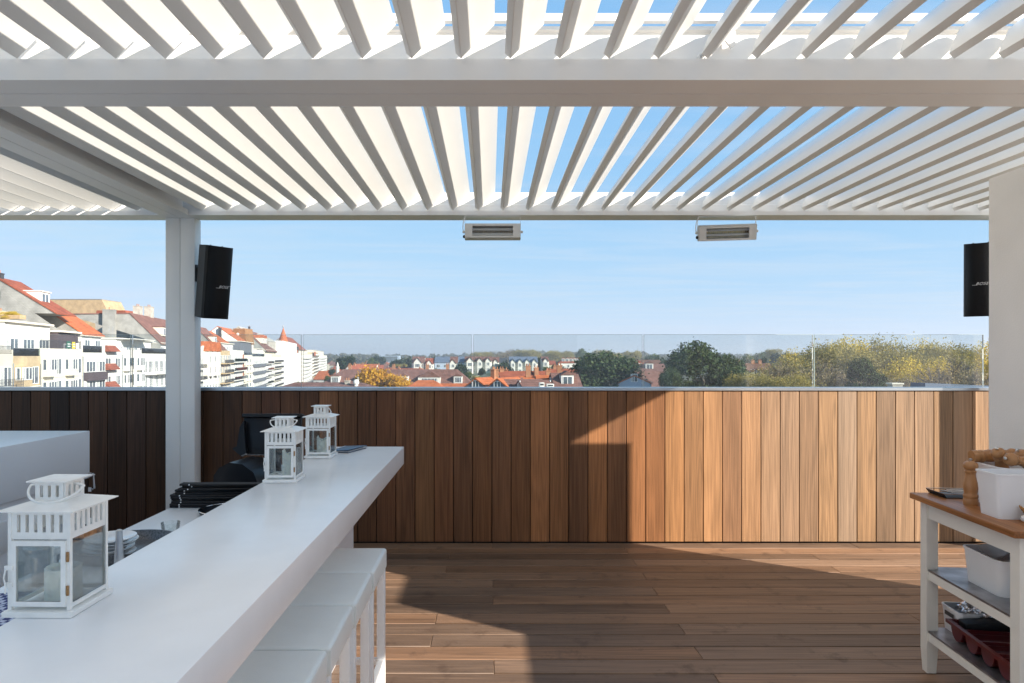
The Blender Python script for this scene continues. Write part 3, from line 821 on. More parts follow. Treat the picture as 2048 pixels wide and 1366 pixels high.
def heater(label, x, yaw, tilt):
    t = thing('patio_heater', label, 'heater', (x, 5.40, 2.625), R(yaw), group='white infrared heaters hung under the far beam')
    Mh = Matrix.Rotation(R(tilt), 4, 'X')
    q = [(-.045, .055), (.03, .06), (.06, .04), (.07, 0), (.055, -.045), (.02, -.065), (-.04, -.068)]
    hb = MB()
    # shell: a rounded back, closed ends, open front with a frame
    hb.prism([(p, z) for p, z in q] + [(-.04, -.060), (.015, -.057), (.047, -.04), (.06, 0), (.052, .033), (.026, .051), (-.04, .047)], -.222, .222, 'x', M=Mh, smooth=True)
    for s in (-1, 1): hb.prism(q, s * .222, s * .2265, 'x', M=Mh)
    hb.box(-.222, -.165, -.058, -.044, -.066, .052, M=Mh); hb.box(.165, .222, -.058, -.044, -.066, .052, M=Mh)
    hb.box(-.165, .165, -.058, -.044, .033, .052, M=Mh); hb.box(-.165, .165, -.058, -.044, -.066, -.05, M=Mh)
    hb.build('housing', M['heatbody'], t)
    MB().box(-.2, .2, .035, .04, -.05, .045, M=Mh).build('reflector', M['reflector'], t)
    for z in (.018, -.022):
        MB().tube([Mh @ Vector((-.18, -.005, z)), Mh @ Vector((.18, -.005, z))], .010, 10).build('heating_tube', M['tube'], t)
    gr = MB()
    for k in range(23): gr.box(-.16 + k * .0145, -.1592 + k * .0145, -.048, -.046, -.05, .033, M=Mh)
    for z in (.012, -.018, -.038): gr.box(-.165, .165, -.0485, -.0465, z, z + .0016, M=Mh)
    gr.build('wire_grille', M['steel'], t)
    bk = MB()
    bk.box(-.224, .224, -.015, .03, .126, .131)
    for s in (-1, 1): bk.box(s * .2275 - .0012, s * .2275 + .0012, -.01, .012, -.005, .126)
    bk.build('bracket', M['frame_white'], t)
    for s in (-1, 1):
        MB().lathe([(.004, 0), (.010, .003), (.012, .012), (.006, .018)], 10, Matrix.Translation((s * .229, 0, 0)) @ Matrix.Rotation(R(90 * s), 4, 'Y')).build('knob', M['frame_white'], t)
    MB().lathe([(.013, 0), (.013, .010), (.008, .016), (0, .017)], 10, Matrix.Translation((-.227, -.01, -.04)) @ Matrix.Rotation(R(-90), 4, 'Y')).build('cable_gland', M['black'], t)
    MB().tube([(-.232, 0, -.01), (-.245, -.005, .03), (-.24, -.01, .075), (-.232, -.015, .105), (-.215, -.022, .14), (-.20, -.025, .165)], .0035, 6).build('cable', M['frame_white'], t)
    return t
heater('white infrared patio heater hanging left of centre, facing straight out', .022, 0, -8)
heater('white infrared patio heater hanging on the right, turned aside with lit grille', 1.935, -10, 12)
# ------------------------------------------------------------------ serving trolley
cr = R(5.0)
CT = Matrix.Translation((2.175, 3.425, 0)) @ Matrix.Rotation(-cr, 4, 'Z')   # local: x to the right, y towards camera is negative
trl = thing('serving_trolley', 'white wooden trolley with brown oak top and two steel shelves', 'trolley', (2.175, 3.425, 0), -cr)
LX, LY = .53, .775
top = MB().bbox(0, LX, -LY, 0, .87, .90, b=.005).build('top', M['oak'], trl); top.color = (.30, .125, .045, 1)
for x in (.04, LX - .095):
    for y in (-LY + .03, -.085):
        MB().prism([(-.0275, -.0275), (.0275, -.0275), (.0275, .0275), (-.0275, .0275)], .12, .8695, 'z', M=Matrix.Translation((x + .0275, y + .0275, 0))).add(
            [(x + .0275 + a * s, y + .0275 + b * s, z) for z, s in ((0, .78), (.12, 1)) for a, b in ((-.0275, -.0275), (.0275, -.0275), (.0275, .0275), (-.0275, .0275))],
            [(0, 1, 5, 4), (1, 2, 6, 5), (2, 3, 7, 6), (3, 0, 4, 7), (3, 2, 1, 0)]).build('leg', M['cartwhite'], trl)
xa, xb, ya_, yb_ = .045, LX - .045, -LY + .035, -.035
def rails(z0, z1, name):
    MB().box(xa + .004, xa + .022, ya_ + .051, yb_ - .051, z0, z1).build(name, M['cartwhite'], trl)
    MB().box(xb - .022, xb - .004, ya_ + .051, yb_ - .051, z0, z1).build(name, M['cartwhite'], trl)
    MB().box(xa + .0505, xb - .0505, ya_ + .004, ya_ + .022, z0, z1).build(name, M['cartwhite'], trl)
    MB().box(xa + .0505, xb - .0505, yb_ - .022, yb_ - .004, z0, z1).build(name, M['cartwhite'], trl)
rails(.785, .8695, 'apron')
for zs in (.475, .165):
    rails(zs, zs + .043, 'shelf_rail')
    MB().box(xa + .002, xb - .002, ya_ + .052, yb_ - .052, zs + .0435, zs + .053).box(xa + .052, xb - .052, ya_ + .002, yb_ - .002, zs + .0442, zs + .0522).build('shelf', M['shelfsteel'], trl)

def mill(loc, rot, label, h=.216, dark=1.0):
    t = thing('pepper_mill', label, 'pepper mill', loc, rot=rot, group='turned wooden pepper mills')
    s = h / .216
    body = [(0, 0), (.030, 0), (.0305, .012), (.0305, .026), (.0285, .029), (.0285, .034), (.0305, .038), (.030, .046), (.0275, .050), (.0265, .054), (.0285, .066), (.0305, .082), (.029, .098), (.024, .118), (.021, .135), (.0205, .146), (.022, .152)]
    MB().lathe([(r * s, z * s) for r, z in body], 28).build('body', M['beech'], t)
    head = [(.0225, .1525), (.0245, .156), (.0245, .160), (.0215, .163), (.0215, .167), (.0265, .170), (.0305, .180), (.0305, .188), (.027, .198), (.018, .205), (.006, .207), (0, .207)]
    MB().lathe([(r * s, z * s) for r, z in head], 28).build('head', M['beech'], t)
    MB().lathe([(.0035 * s, .207 * s), (.0035 * s, .211 * s), (.007 * s, .213 * s), (.008 * s, .216 * s), (.004 * s, .219 * s), (0, .219 * s)], 12).build('crown_nut', M['steel'], t)
    return t
mill((2.283, 3.135, .9003), (0, 0, 0), 'upright pepper mill standing alone beside the frosted bins')
def bin_(label, x, y, w, d, z, h, m, taper=.9, rz=0, group=None, wall=.004, name='storage_bin', cat='bin', handle=False):
    t = thing(name, label, cat, (x, y, z), rz, group)
    def ring(f, zz, ins=0):
        a, b, r_ = w / 2 * f - ins, d / 2 * f - ins, min(w, d) * .12
        out = []
        for cx, cy, a0 in ((a - r_, b - r_, 0), (-a + r_, b - r_, 90), (-a + r_, -b + r_, 180), (a - r_, -b + r_, 270)):
            for k in range(5): q = R(a0 + 22.5 * k); out.append((cx + r_ * math.cos(q), cy + r_ * math.sin(q), zz))
        return out
    rings = [ring(taper, 0), ring(1, h - .008), ring(1.025, h - .0075), ring(1.025, h), ring(1, h, wall), ring(taper, wall + .001, wall)]
    n = 20; vs = [p for r_ in rings for p in r_]; fs = []
    for i in range(len(rings) - 1):
        for k in range(n):
            k2 = (k + 1) % n; fs.append((i * n + k, i * n + k2, (i + 1) * n + k2, (i + 1) * n + k))
    fs.append(tuple(range(n))[::-1]); fs.append(tuple((len(rings) - 1) * n + k for k in range(n)))
    MB().add(vs, fs, True).build('body', m, t)
    return t
g_ = 'frosted plastic bins on the trolley top'
bin_('front frosted plastic bin, empty, nearer the camera', 2.335, 2.905, .29, .15, .9003, .195, M['plastic_clear'], .9, -cr, g_)
bin_('rear frosted plastic bin heaped with wooden pepper mills', 2.475, 3.115, .27, .25, .9003, .195, M['plastic_clear'], .9, -cr, g_)
mill((2.335, 3.20, 1.118), (0, R(86), R(-6)), 'pepper mill lying across the bin with its foot over the left rim')
mill((2.475, 3.165, .99), (R(17), R(-27), 0), 'pepper mill leaning left with its round head highest in the pile')
mill((2.565, 3.055, 1.10), (0, R(-80), R(10)), 'pepper mill lying in front of the pile with its head left')
mill((2.62, 3.13, .985), (R(8), R(-34), R(-12)), 'pepper mill at the back right of the pile')
# cutlery tray
ct = thing('cutlery_tray', 'shallow black tray of steel cutlery at the trolley corner', 'tray', (2.42, 3.33, .9003), -cr)
MB().prism([(-.155, .0), (.155, 0), (.17, .022), (.166, .022), (.152, .004), (-.152, .004), (-.166, .022), (-.17, .022)], -.075, .075, 'y').build('body', M['black_gloss'], ct)
MB().tube([(.168 * a, .075 * b, .0225) for a, b in ((-1, -1), (1, -1), (1, 1), (-1, 1))], .0022, 6, closed=True).build('rim', M['chrome'], ct)
for k in range(7):
    f = tag(MB().tube([(-.09, 0, 0), (.03, 0, .002), (.06, 0, .003)], [.0035, .0028, .0028], 6).bbox(.055, .10, -.009, .009, .001, .004, b=.001, seg=1).build('knife' if k % 2 else 'spoon', M['chrome'], None,
            loc=(2.40 + .01 * math.sin(k * 3), 3.29 + .0135 * k, .9178 + .004 * (k % 3)), ), '', 'cutlery', 'steel cutlery lying in the black tray')
    f['label'] = 'steel cutlery piece lying in the shallow black tray'
    f.rotation_euler = (0, 0, R(random.uniform(-9, 9) - 5))
# basket, knife handle
bk = thing('basket', 'small woven wicker basket at the right edge of the trolley top', 'basket', (2.365, 2.765, .9003))
rb = MB()
for k in range(7):
    r_ = .078 + .0055 * k
    rb.tube([(r_ * math.cos(a) + .0016 * math.cos(20 * a + k * math.pi), r_ * math.sin(a) + .0016 * math.sin(20 * a + k * math.pi), .006 + .0085 * k + .0018 * math.sin(20 * a + k * math.pi)) for a in [2 * math.pi * j / 80 for j in range(80)]], .0044, 6, closed=True)
rb.build('weave', M['wicker'], bk)
rs = MB()
for j in range(20):
    a = 2 * math.pi * j / 20
    rs.tube([(.076 * math.cos(a), .076 * math.sin(a), 0), (.115 * math.cos(a), .115 * math.sin(a), .064)], .003, 5)
rs.build('stakes', M['wicker'], bk)
MB().lathe([(0, 0), (.078, 0), (.078, .004), (0, .004)], 24).build('floor', M['wicker'], bk)
kh = thing('kitchen_knife', 'kitchen tool with dark grip and pale rounded end before the bin', 'knife', (2.262, 2.795, .9165), R(12))
MB().tube([(.004, 0, 0), (.03, 0, 0), (.08, 0, .001), (.10, 0, .001)], [.0145, .0145, .0125, .011], 14, M=Matrix.Diagonal((1, 1, .95, 1))).build('grip', M['green_dark'], kh)
MB().lathe([(.0146, 0), (.0142, .006), (.010, .011), (0, .013)], 16, Matrix.Translation((.0035, 0, 0)) @ Matrix.Rotation(R(-90), 4, 'Y')).build('end_cap', M['plastic_white'], kh)
# middle shelf: white bin with bowls
bin_('white plastic box of bowls on the middle shelf', 2.425, 3.05, .31, .27, .5285, .165, M['plastic_white'], .92, -cr)
for k, (x, y, z, rx, ry, lab) in enumerate(((2.37, 3.11, .652, 14, -10, 'small white bowl at the left in the middle shelf box'), (2.42, 3.02, .650, 22, 6, 'white bowl tilted toward the camera in the box'),
                                       (2.51, 3.11, .662, 12, 8, 'white bowl at the back of the box'), (2.50, 2.99, .650, 34, -22, 'white bowl tipped on its side at the right of the box'))):
    o = tag(MB().lathe([(.022, 0), (.024, .004), (.042, .020), (.056, .046), (.0535, .046), (.039, .022), (.02, .007), (0, .006)], 26).build('bowl', M['china'], None, loc=(x, y, z)), lab, 'bowl', 'white bowls in the shelf box')
    o.rotation_euler = (R(rx), R(ry), 0)
# bottom shelf: white box with foil, maroon tray
bin_('pale plastic box with slot handles and crumpled foil on the bottom shelf', 2.46, 3.30, .30, .16, .2185, .125, M['plastic_white'], .94, -cr)
MB().bbox(-.1575, -.1545, -.035, .035, .082, .102, b=.0012, M=Matrix.Rotation(0, 4, 'Z')).build('slot_handle', M['alu_dark'], [o for o in S.objects if o.get('label', '').startswith('pale plastic box')][0])
bm = bmesh.new(); bmesh.ops.create_icosphere(bm, subdivisions=4, radius=1)
for v in bm.verts:
    n = v.co.copy(); q = abs(math.sin(7 * n.x + 3 * n.y)) * .22 + abs(math.sin(11 * n.y + 5 * n.z)) * .2 + abs(math.sin(13 * n.z - 4 * n.x)) * .16 + random.uniform(-.03, .03)
    v.co = Vector((n.x * .095, n.y * .06, n.z * .05)) * (.75 + q)
me = bpy.data.meshes.new('foil'); bm.to_mesh(me); bm.free()
tag(link('foil', me, M['foil'], None, (2.44, 3.28, .335)), 'crumpled ball of silver foil in the pale box', 'foil')
rt = thing('cutlery_box', 'dark maroon compartment tray on the bottom shelf', 'tray', (2.375, 2.99, .2185), R(-9))
mb = MB()
for k in range(4):
    y = .19 - .127 * k
    arc = [(y + .055 * math.cos(a), .072 - .07 * math.sin(a) * 1.0) for a in [math.pi * j / 10 for j in range(11)]]
    prof = arc + [(y - .051, .072), ] + [(y + .051 * math.cos(a), .072 - .066 * math.sin(a)) for a in [math.pi * (10 - j) / 10 for j in range(1, 11)]]
    mb.prism(prof, -.14, .14, 'x')
    half = [(y + .053 * math.cos(a), .072 - .068 * math.sin(a)) for a in [math.pi * j / 10 for j in range(11)]]
    for s in (-1, 1): mb.prism(half, s * .14, s * .1435, 'x')
mb.build('compartments', M['redtray'], rt)
rm = MB()
rm.box(-.16, -.139, -.265, .26, .0722, .088); rm.box(.139, .16, -.265, .26, .0722, .088)
rm.box(-.139, .139, .247, .26, .0722, .088); rm.box(-.139, .139, -.265, -.25, .0722, .088)
for k in range(3): rm.box(-.139, .139, .1215 - .127 * k, .1315 - .127 * k, .0722, .086)
rm.build('rim', M['redtray'], rt)
MB().bbox(-.11, .10, .15, .225, .06, .115, b=.004, M=Matrix.Rotation(R(-6), 4, 'Y')).build('black_insert', M['black'], rt)
# ------------------------------------------------------------------ far materials
def tint(name, rgb, rough=.75, var=.1, sc=.35): return plain(name, rgb, rough, var=var, scale=sc, spec=.3)
F = {
 'cream': tint('cream_render', (.60, .55, .44)), 'white': tint('white_render', (.68, .66, .61)), 'ivory': tint('ivory_render', (.64, .60, .51)),
 'brick': coursed('tan_brick', (.47, .35, .20), (.5, .42, .3), .24, .08), 'tanbrick': coursed('sand_brick', (.40, .28, .155), (.42, .33, .22), .24, .08),
 'slate': coursed('grey_slate_tiles', (.27, .27, .25), (.21, .21, .20), .34, .24, var=.05), 'concrete': tint('stained_concrete', (.36, .34, .30), var=.3, sc=.5),
 'purple': tint('aubergine_panel', (.075, .055, .06)), 'greyband': tint('slate_blue_panel', (.13, .14, .16)), 'blue': tint('pale_blue_render', (.36, .44, .55)),
 'red': coursed('red_roof_tiles', (.30, .085, .045), (.14, .04, .025), .3, .28, var=.14), 'orange': coursed('orange_roof_tiles', (.46, .135, .05), (.24, .065, .03), .3, .28, var=.1),
 'brown': coursed('brown_roof_tiles', (.155, .075, .048), (.07, .035, .025), .3, .28, var=.16), 'darkroof': tint('dark_slate_roof', (.055, .058, .065)),
 'ochre': coursed('ochre_roof_tiles', (.28, .15, .065), (.15, .08, .04), .3, .28), 'bluegrey': tint('blue_grey_roof', (.11, .14, .19)),
 'mauve': coursed('weathered_roof_tiles', (.20, .10, .08), (.09, .05, .04), .3, .28, var=.18),
 'chim': coursed('chimney_brick', (.36, .15, .075), (.3, .22, .15), .3, .12), 'chimgrey': tint('chimney_concrete', (.40, .37, .32), var=.25, sc=1.2),
 'rail': tint('dark_railing', (.05, .05, .055), .4), 'railw': tint('white_railing', (.7, .7, .68), .5), 'sheet': tint('scaffold_sheeting', (.72, .73, .74), .6, .05),
 'lead': tint('lead_flashing', (.24, .26, .28), .5), 'timber': tint('dark_timber', (.06, .05, .045)),
}
bglass = glassmat('balcony_glass', (.70, .80, .78), 1.0)

def wmesh(w, h, panes=2, name='window'):
    """window: white frame ring standing proud of the wall and a dark pane set in it (facade = -y face)"""
    key = (round(w, 2), round(h, 2), panes)
    if key in WM: return WM[key]
    f = MB(); t = .09
    f.box(-w / 2, w / 2, -.06, .05, 0, t); f.box(-w / 2, w / 2, -.06, .05, h - t, h)
    f.box(-w / 2, -w / 2 + t, -.06, .05, t, h - t); f.box(w / 2 - t, w / 2, -.06, .05, t, h - t)
    for k in range(1, panes):
        x = -w / 2 + w * k / panes; f.box(x - t / 2, x + t / 2, -.06, .05, t, h - t)
    fm = f.mesh('window'); fm.materials.append(M['wframe'])
    p = MB().box(-w / 2 + t, w / 2 - t, -.015, .0, t, h - t).mesh('pane'); p.materials.append(M['win'])
    cu = MB().box(-w / 2 + t, -w / 2 + w * .36, -.0165, -.0155, t, h - t).mesh('curtain'); cu.materials.append(M['curtain'])
    WM[key] = (fm, p, cu); return WM[key]
WM = {}
def window(parent, x, y, z, w, h, panes=2, rz=0, curtain=None):
    fm, p, cu = wmesh(w, h, panes)
    o = link('window', fm, None, parent, (x, y, z), (0, 0, rz))
    link('pane', p, None, o)
    if (random.random() < .45 if curtain is None else curtain): link('curtain', cu, None, o)
    return o

def gable_roof(parent, x0, x1, ye, ze, yr, zr, yb, zb, rm, gm, over=.25, th=.18, name='roof', capx=None):
    """ridge along x; front slope from eave (ye,ze) to ridge (yr,zr), back slope to (yb,zb). gm: gable wall material"""
    n = Vector((0, -(zr - ze), yr - ye)).normalized()
    d = Vector((0, ye - yr, ze - zr)).normalized()
    ey, ez = ye + d.y * over, ze + d.z * over
    d2 = Vector((0, yb - yr, zb - zr)).normalized(); by, bz = yb + d2.y * over, zb + d2.z * over
    rf = MB().prism([(ey, ez), (yr, zr), (by, bz), (by, bz + th), (yr, zr + th * 1.35), (ey, ez + th)], x0 - .12, x1 + .12, 'x').build(name, rm, parent)
    if gm: MB().prism([(ye, ze - .02), (yr, zr - .03), (yb, zb - .02)], x0, x1, 'x').build('gable', gm, parent)
    return rf

ROW_T = Vector((-.2, 1, 0)).normalized()
ROT = math.atan2(ROW_T.y, ROW_T.x)
def rowpt(Y): return Vector((-40 - .2 * Y, Y, GZ))
FL = 2.9
def apartment(label, Y0, Y1, ztop, wall, style, seed=0, attic=None, band=None, depth=13):
    """apartment block of the seafront row: facade = local y 0 facing the street, x runs away from the camera"""
    rnd = random.Random(seed)
    p0 = rowpt(Y0); L = (Y1 - Y0) * math.hypot(1, .2) - .06
    t = thing('apartment_block', label, 'building', p0, ROT, 'apartment blocks of the row at left')
    H = ztop - GZ
    MB().box(0, L, 0, depth, 0, H - .9).box(0, L, 0, .25, H - .9, H).box(0, .25, .26, depth, H - .9, H - .2).build('wall', F[wall], t)
    zvis = 1.6 - 68 * Y1 / 1320 - FL - GZ
    fl = []
    z = H - .9 - FL
    while z > max(zvis, 0): fl.append(z); z -= FL
    n = max(1, int(L / 3.1)); bay = L / n
    far = Y0 > 360
    for fi, z in enumerate(fl):
        if style == 'bays':                    # wide window groups with low white spandrels
            for k in range(n):
                xc = bay * (k + .5)
                if k % 2 == 0 and not far:
                    MB().box(xc - bay * .40, xc + bay * .40, -.7, -.01, z + .15, z + 2.6).build('bay', F[wall], t)
                    window(t, xc, -.7, z + .95, bay * .72, 1.5, 3)
                    window(t, xc - bay * .40, -.35, z + .95, .55, 1.5, 1, R(-90))
                else: window(t, xc, 0, z + .35, bay * .66, 2.15, 2)
        elif style == 'bands':                 # coloured spandrel bands and ribbon windows
            MB().prism([(0, -.01), (0, -.75), (L * .12, -.95), (L * .88, -.95), (L, -.75), (L, -.01)], z - .35, z + .85, 'z').build('spandrel', F[band], t)
            for k in range(n): window(t, bay * (k + .5), -.35, z + .9, bay * .92, 1.62, 3)
            MB().box(.02, L - .02, -.34, -.01, z + .86, z + 2.54).build('bay', F['white'], t)
        elif style in ('balcony', 'glassbalcony', 'curved'):
            for k in range(n): window(t, bay * (k + .5), 0, z + .12, bay * .74, 2.3, 3)
            if style == 'curved':
                pr = [(L * .02, -.02)] + [(L * (.02 + .96 * q / 10), -.25 - 1.5 * math.sin(math.pi * q / 10) ** .6) for q in range(11)] + [(L * .98, -.02)]
            else: pr = [(L * .04, -.02), (L * .04, -1.4), (L * .96, -1.4), (L * .96, -.02)]
            sl = MB().prism(pr, z - .22, z + .06, 'z').build('balcony', F['white' if style != 'balcony' else wall], t)
            if style == 'glassbalcony':
                MB().box(L * .04, L * .96, -1.39, -1.36, z + .12, z + 1.05).build('balustrade', bglass, sl)
                MB().box(L * .04, L * .96, -1.40, -1.35, z + 1.05, z + 1.1).build('handrail', F['lead'], sl)
            else:
                rl = MB(); pts = [(x, y + .04, 0) for x, y in pr[1:-1]]
                for hh in ((.35, .7, 1.05) if not far else (.7, 1.05)): rl.tube([(x, y, z + hh) for x, y, _ in pts], .022 if not far else .03, 4)
                for (x, y, _) in pts: rl.box(x - .02, x + .02, y - .02, y + .02, z + .061, z + 1.05)
                if style == 'balcony':
                    nb = int(L * .92 / .22)
                    for q in range(nb): rl.box(L * .04 + q * .22, L * .04 + q * .22 + .03, -1.38, -1.35, z + .061, z + 1.05)
                rl.build('railing', F['rail' if band != 'railw' else 'railw'], sl)
        elif style == 'plain':
            for k in range(n): window(t, bay * (k + .5), 0, z + .6, bay * .55, 1.6, 2)
    if style in ('bays', 'plain', 'bands') and not far:
        for z in fl:
            MB().box(0, L, -.07, -.012, z + .0, z + .14).build('string_course', F['ivory'], t)
    if not far:
        pr_ = MB().tube([(L - .12, -.1, 0.2), (L - .12, -.1, H - 1)], .06, 6).build('drainpipe', F['lead'], t)
        for q in range(1 + seed % 2):
            ax = L * (.25 + .5 * rnd.random()); hz_ = (attic[1] - GZ if attic else H - .9)
            ae = MB().box(ax - .025, ax + .025, depth * .6, depth * .6 + .05, hz_, hz_ + 2.4)
            for w_ in range(4): ae.box(ax - .5 + .06 * w_, ax + .5 - .06 * w_, depth * .6 + .01, depth * .6 + .04, hz_ + 1.5 + .25 * w_, hz_ + 1.53 + .25 * w_)
            ae.build('aerial', F['lead'], t)
    if attic:
        sb, za, am, aw = attic             # setback, top, wall material, windows?
        MB().box(.3, L - .3, sb, depth - .5, H - .95, za - GZ - .25).build('penthouse', F[am], t)
        MB().box(.1, L - .1, sb - .5, depth - .3, za - GZ - .249, za - GZ).build('flat_roof', F['ivory'], t)
        if aw:
            m_ = max(1, int(L / 4.2))
            for k in range(m_): window(t, L * (k + .5) / m_, sb, H - .8, min(3.2, L / m_ * .7), 2.1, 3)
    return t, L, H

def rail_on(t, L, y, z, mat='rail', h=1.0, glass=False):
    r_ = MB()
    if glass:
        MB().box(.1, L - .1, y, y + .03, z, z + h).build('balustrade', bglass, t)
        r_.box(.1, L - .1, y - .02, y + .05, z + h, z + h + .05)
    else:
        r_.box(.1, L - .1, y, y + .05, z + h - .05, z + h); r_.box(.1, L - .1, y, y + .05, z + .08, z + .12)
        for q in range(int((L - .2) / .16)): r_.box(.1 + q * .16, .125 + q * .16, y + .01, y + .035, z + .12, z + h - .05)
    r_.build('railing', F[mat], t)
def chimney(t, x, y, z0, z1, w=.9, d=.7, m='chim', pots=2):
    c = MB().box(x - w / 2, x + w / 2, y - d / 2, y + d / 2, z0, z1).box(x - w / 2 - .07, x + w / 2 + .07, y - d / 2 - .07, y + d / 2 + .07, z1 + .001, z1 + .14).build('chimney', F[m], t)
    if pots:
        pb = MB()
        for k in range(pots): pb.lathe([(.13, 0), (.10, .4), (.12, .45), (0, .45)], 8, Matrix.Translation((x - w / 2 + w * (k + .5) / pots, y, z1 + .141)))
        pb.build('pot', F['chim'], c)
    return c
def dormer(t, x, y, z, w, h, dep, wall, roof, front=-1, pitched=True, panes=2):
    """box dormer whose window looks along local -y"""
    d = MB().box(x - w / 2, x + w / 2, y, y + dep, z, z + h).build('dormer', F[wall], t)
    fm, p, cu = wmesh(w * .78, h * .8, panes)
    o = link('window', fm, None, d, (x, y, z + h * .08))
    if pitched: MB().prism([(x - w / 2 - .15, z + h), (x + w / 2 + .15, z + h), (x, z + h + w * .33)], y - .15, y + dep, 'y').build('dormer_roof', F[roof], d)
    else: MB().box(x - w / 2 - .15, x + w / 2 + .15, y - .2, y + dep, z + h, z + h + .14).build('dormer_roof', F[roof], d)
    MB().box(x - w * .33, x + w * .33, y - .03, y - .012, z + h * .14, z + h * .82).build('pane', M['win'], d)
    return d

# ------------------------------------------------------------------ the row of apartment blocks
t, L, H = apartment('cream apartment block at the far left edge with dark glass balconies', 60, 76.6, 1.9, 'cream', 'balcony', 1, (5, 5.9, 'concrete', False), depth=12)
rail_on(t, L, .02, H + .001, 'rail', 1.0)
t, L, H = apartment('narrow tan brick apartment block with ribbon windows, second from left edge', 76.6, 83.2, 1.75, 'brick', 'bays', 2)
rail_on(t, L, .04, H + .001, 'lead', .9, True)
t, L, H = apartment('cream block with terrace railing and estate agent boards', 83.2, 96, 2.75, 'ivory', 'bays', 3, (4.2, 6.3, 'white', True))
rail_on(t, L, .05, H + .001, 'rail', 1.1)
for k, (x, w, h, m) in enumerate(((8.0, 1.3, 1.0, 'board_green'), (9.6, .9, .95, 'board_yellow'), (10.8, .8, .8, 'board_white'))):
    if k == 0:
        M['board_green'] = plain('green_board', (.02, .11, .07)); M['board_yellow'] = plain('yellow_board', (.75, .5, .03)); M['board_white'] = plain('white_board', (.75, .75, .75))
    s = MB().box(x - w / 2, x + w / 2, -.12, -.06, H + .05, H + .05 + h).build('sign_board', M[m], t); s['label'] = '%s agent board' % m.split('_')[1]
    if k < 2:
        for q in range(2): MB().box(x - w * .35, x + w * .35, -.124, -.121, H + .3 + q * .32, H + .42 + q * .32).build('lettering', M['printwhite'], s)
chimney(t, -1.0 + 2.2, 8.2, H - 1, 9.2 - GZ, 2.6, 2.0, 'chimgrey', 3)
chimney(t, 7.5, 8.5, H - 1, 7.7 - GZ, 3.2, 1.2, 'brick', 3)
t, L, H = apartment('narrow block with aubergine bands beside the cream terrace block', 96, 103.5, 2.3, 'white', 'bands', 4, (3.4, 5.5, 'purple', True), band='purple')
rail_on(t, L, .04, H + .001, 'lead', 1.0, True)
gable_roof(t, 1.0, L, 4.0, 8.0 - GZ, 11.5, 12.9 - GZ, 19, 8.0 - GZ, F['red'], F['slate'])
MB().prism([(3.6, 5.6 - GZ), (11, 11.2 - GZ), (11.5, 5.6 - GZ)], .9, 1.2, 'x').build('gable', F['slate'], t)
dormer(t, 4.0, 6.6, 9.4 - GZ, 3.0, 1.9, 3, 'white', 'white', pitched=False)
chimney(t, 1.6, 11.5, 12.6 - GZ, 13.6 - GZ, .9, .7, 'rail', 1)
t, L, H = apartment('white block with small red tiled canopies over its windows', 103.5, 112, 3.1, 'white', 'plain', 5, (3.2, 5.2, 'white', True))
gable_roof(t, .2, L, 2.9, 5.2 - GZ, 9.0, 9.6 - GZ, 14.5, 5.2 - GZ, F['orange'], F['slate'])
for z in (0, 1, 2):
    zz = H - .6 - FL * z
    MB().prism([(-.9, zz), (-.02, zz + 1.0), (-.02, zz)], L * .1, L * .62, 'x').build('canopy', F['red'], t)
rail_on(t, L, .05, H + .001, 'railw', .9)
t, L, H = apartment('plain white block with ribbon bay windows, beside the red canopies', 112, 122, 2.9, 'white', 'bays', 6)
t, L, H = apartment('white block with curved balconies and a glazed roof terrace', 122, 143, 2.3, 'white', 'curved', 7, (4.4, 5.2, 'white', True), band='railw')
rail_on(t, L, .05, H + .001, 'lead', 1.0, True)
MB().box(2, L * .7, 1.8, 4.2, 5.0 - GZ, 5.12 - GZ).build('awning', F['white'], t)
t, L, H = apartment('block behind the double post with big grey gable and dark red roof', 143, 170, 2.6, 'white', 'balcony', 8, (3.0, 4.8, 'white', True))
gable_roof(t, 0, L, 2.6, 4.6 - GZ, 8.7, 10.9 - GZ, 21, 10.6 - GZ, F['mauve'], F['slate'])
MB().box(.02, .3, 2.6, 21, H - 1, 4.65 - GZ).build('gable_base', F['slate'], t)
dormer(t, 8, 3.8, 6.4 - GZ, 3.2, 2.0, 4, 'ivory', 'mauve', pitched=False)
dormer(t, 14, 3.8, 6.4 - GZ, 3.2, 2.0, 4, 'ivory', 'mauve', pitched=False)
chimney(t, 8, 9.5, 10.4 - GZ, 13 - GZ, 2.4, 1.3, 'chimgrey', 2); chimney(t, 15, 9.2, 10.4 - GZ, 13.4 - GZ, 2.6, 1.4, 'chimgrey', 2)
chimney(t, -.5, 12.5, 4 - GZ, 11.6 - GZ, 1.0, 2.4, 'slate', 1)
t, L, H = apartment('white block with orange tiled oriels just right of the double post', 170, 191, 4.6, 'white', 'plain', 9)
for k, x in enumerate((2.5, 8.5, 14.5)):
    d = MB().prism([(x - 1.7, 0), (x + 1.7, 0), (x + 1.3, -1.3), (x - 1.3, -1.3)], H - 8, H - 1.4, 'z').build('oriel', F['white' if k else 'ivory'], t)
    MB().prism([(x - 1.8, H - 1.395), (x + 1.8, H - 1.395), (x, H + 1.2)], -1.5, 1.6, 'y').build('oriel_roof', F['orange'], d)
    for z in (H - 7.2, H - 4.3): window(t, x, -1.3, z, 2.0, 1.7, 2)
t, L, H = apartment('tan block with stacked dark balconies below the brown gable', 191, 206, 3.6, 'brick', 'balcony', 10)
gable_roof(t, 6.0, L + 4.5, 1.0, 3.0 - GZ, 8.0, 10.6 - GZ, 15, 4 - GZ, F['mauve'], F['slate'])
MB().box(6.0, 6.3, 1.0, 14, H - 1, 3.05 - GZ).build('gable_base', F['slate'], t)
dormer(t, 10.5, 3.2, 6.0 - GZ, 3.4, 1.9, 4, 'ivory', 'orange', pitched=False)
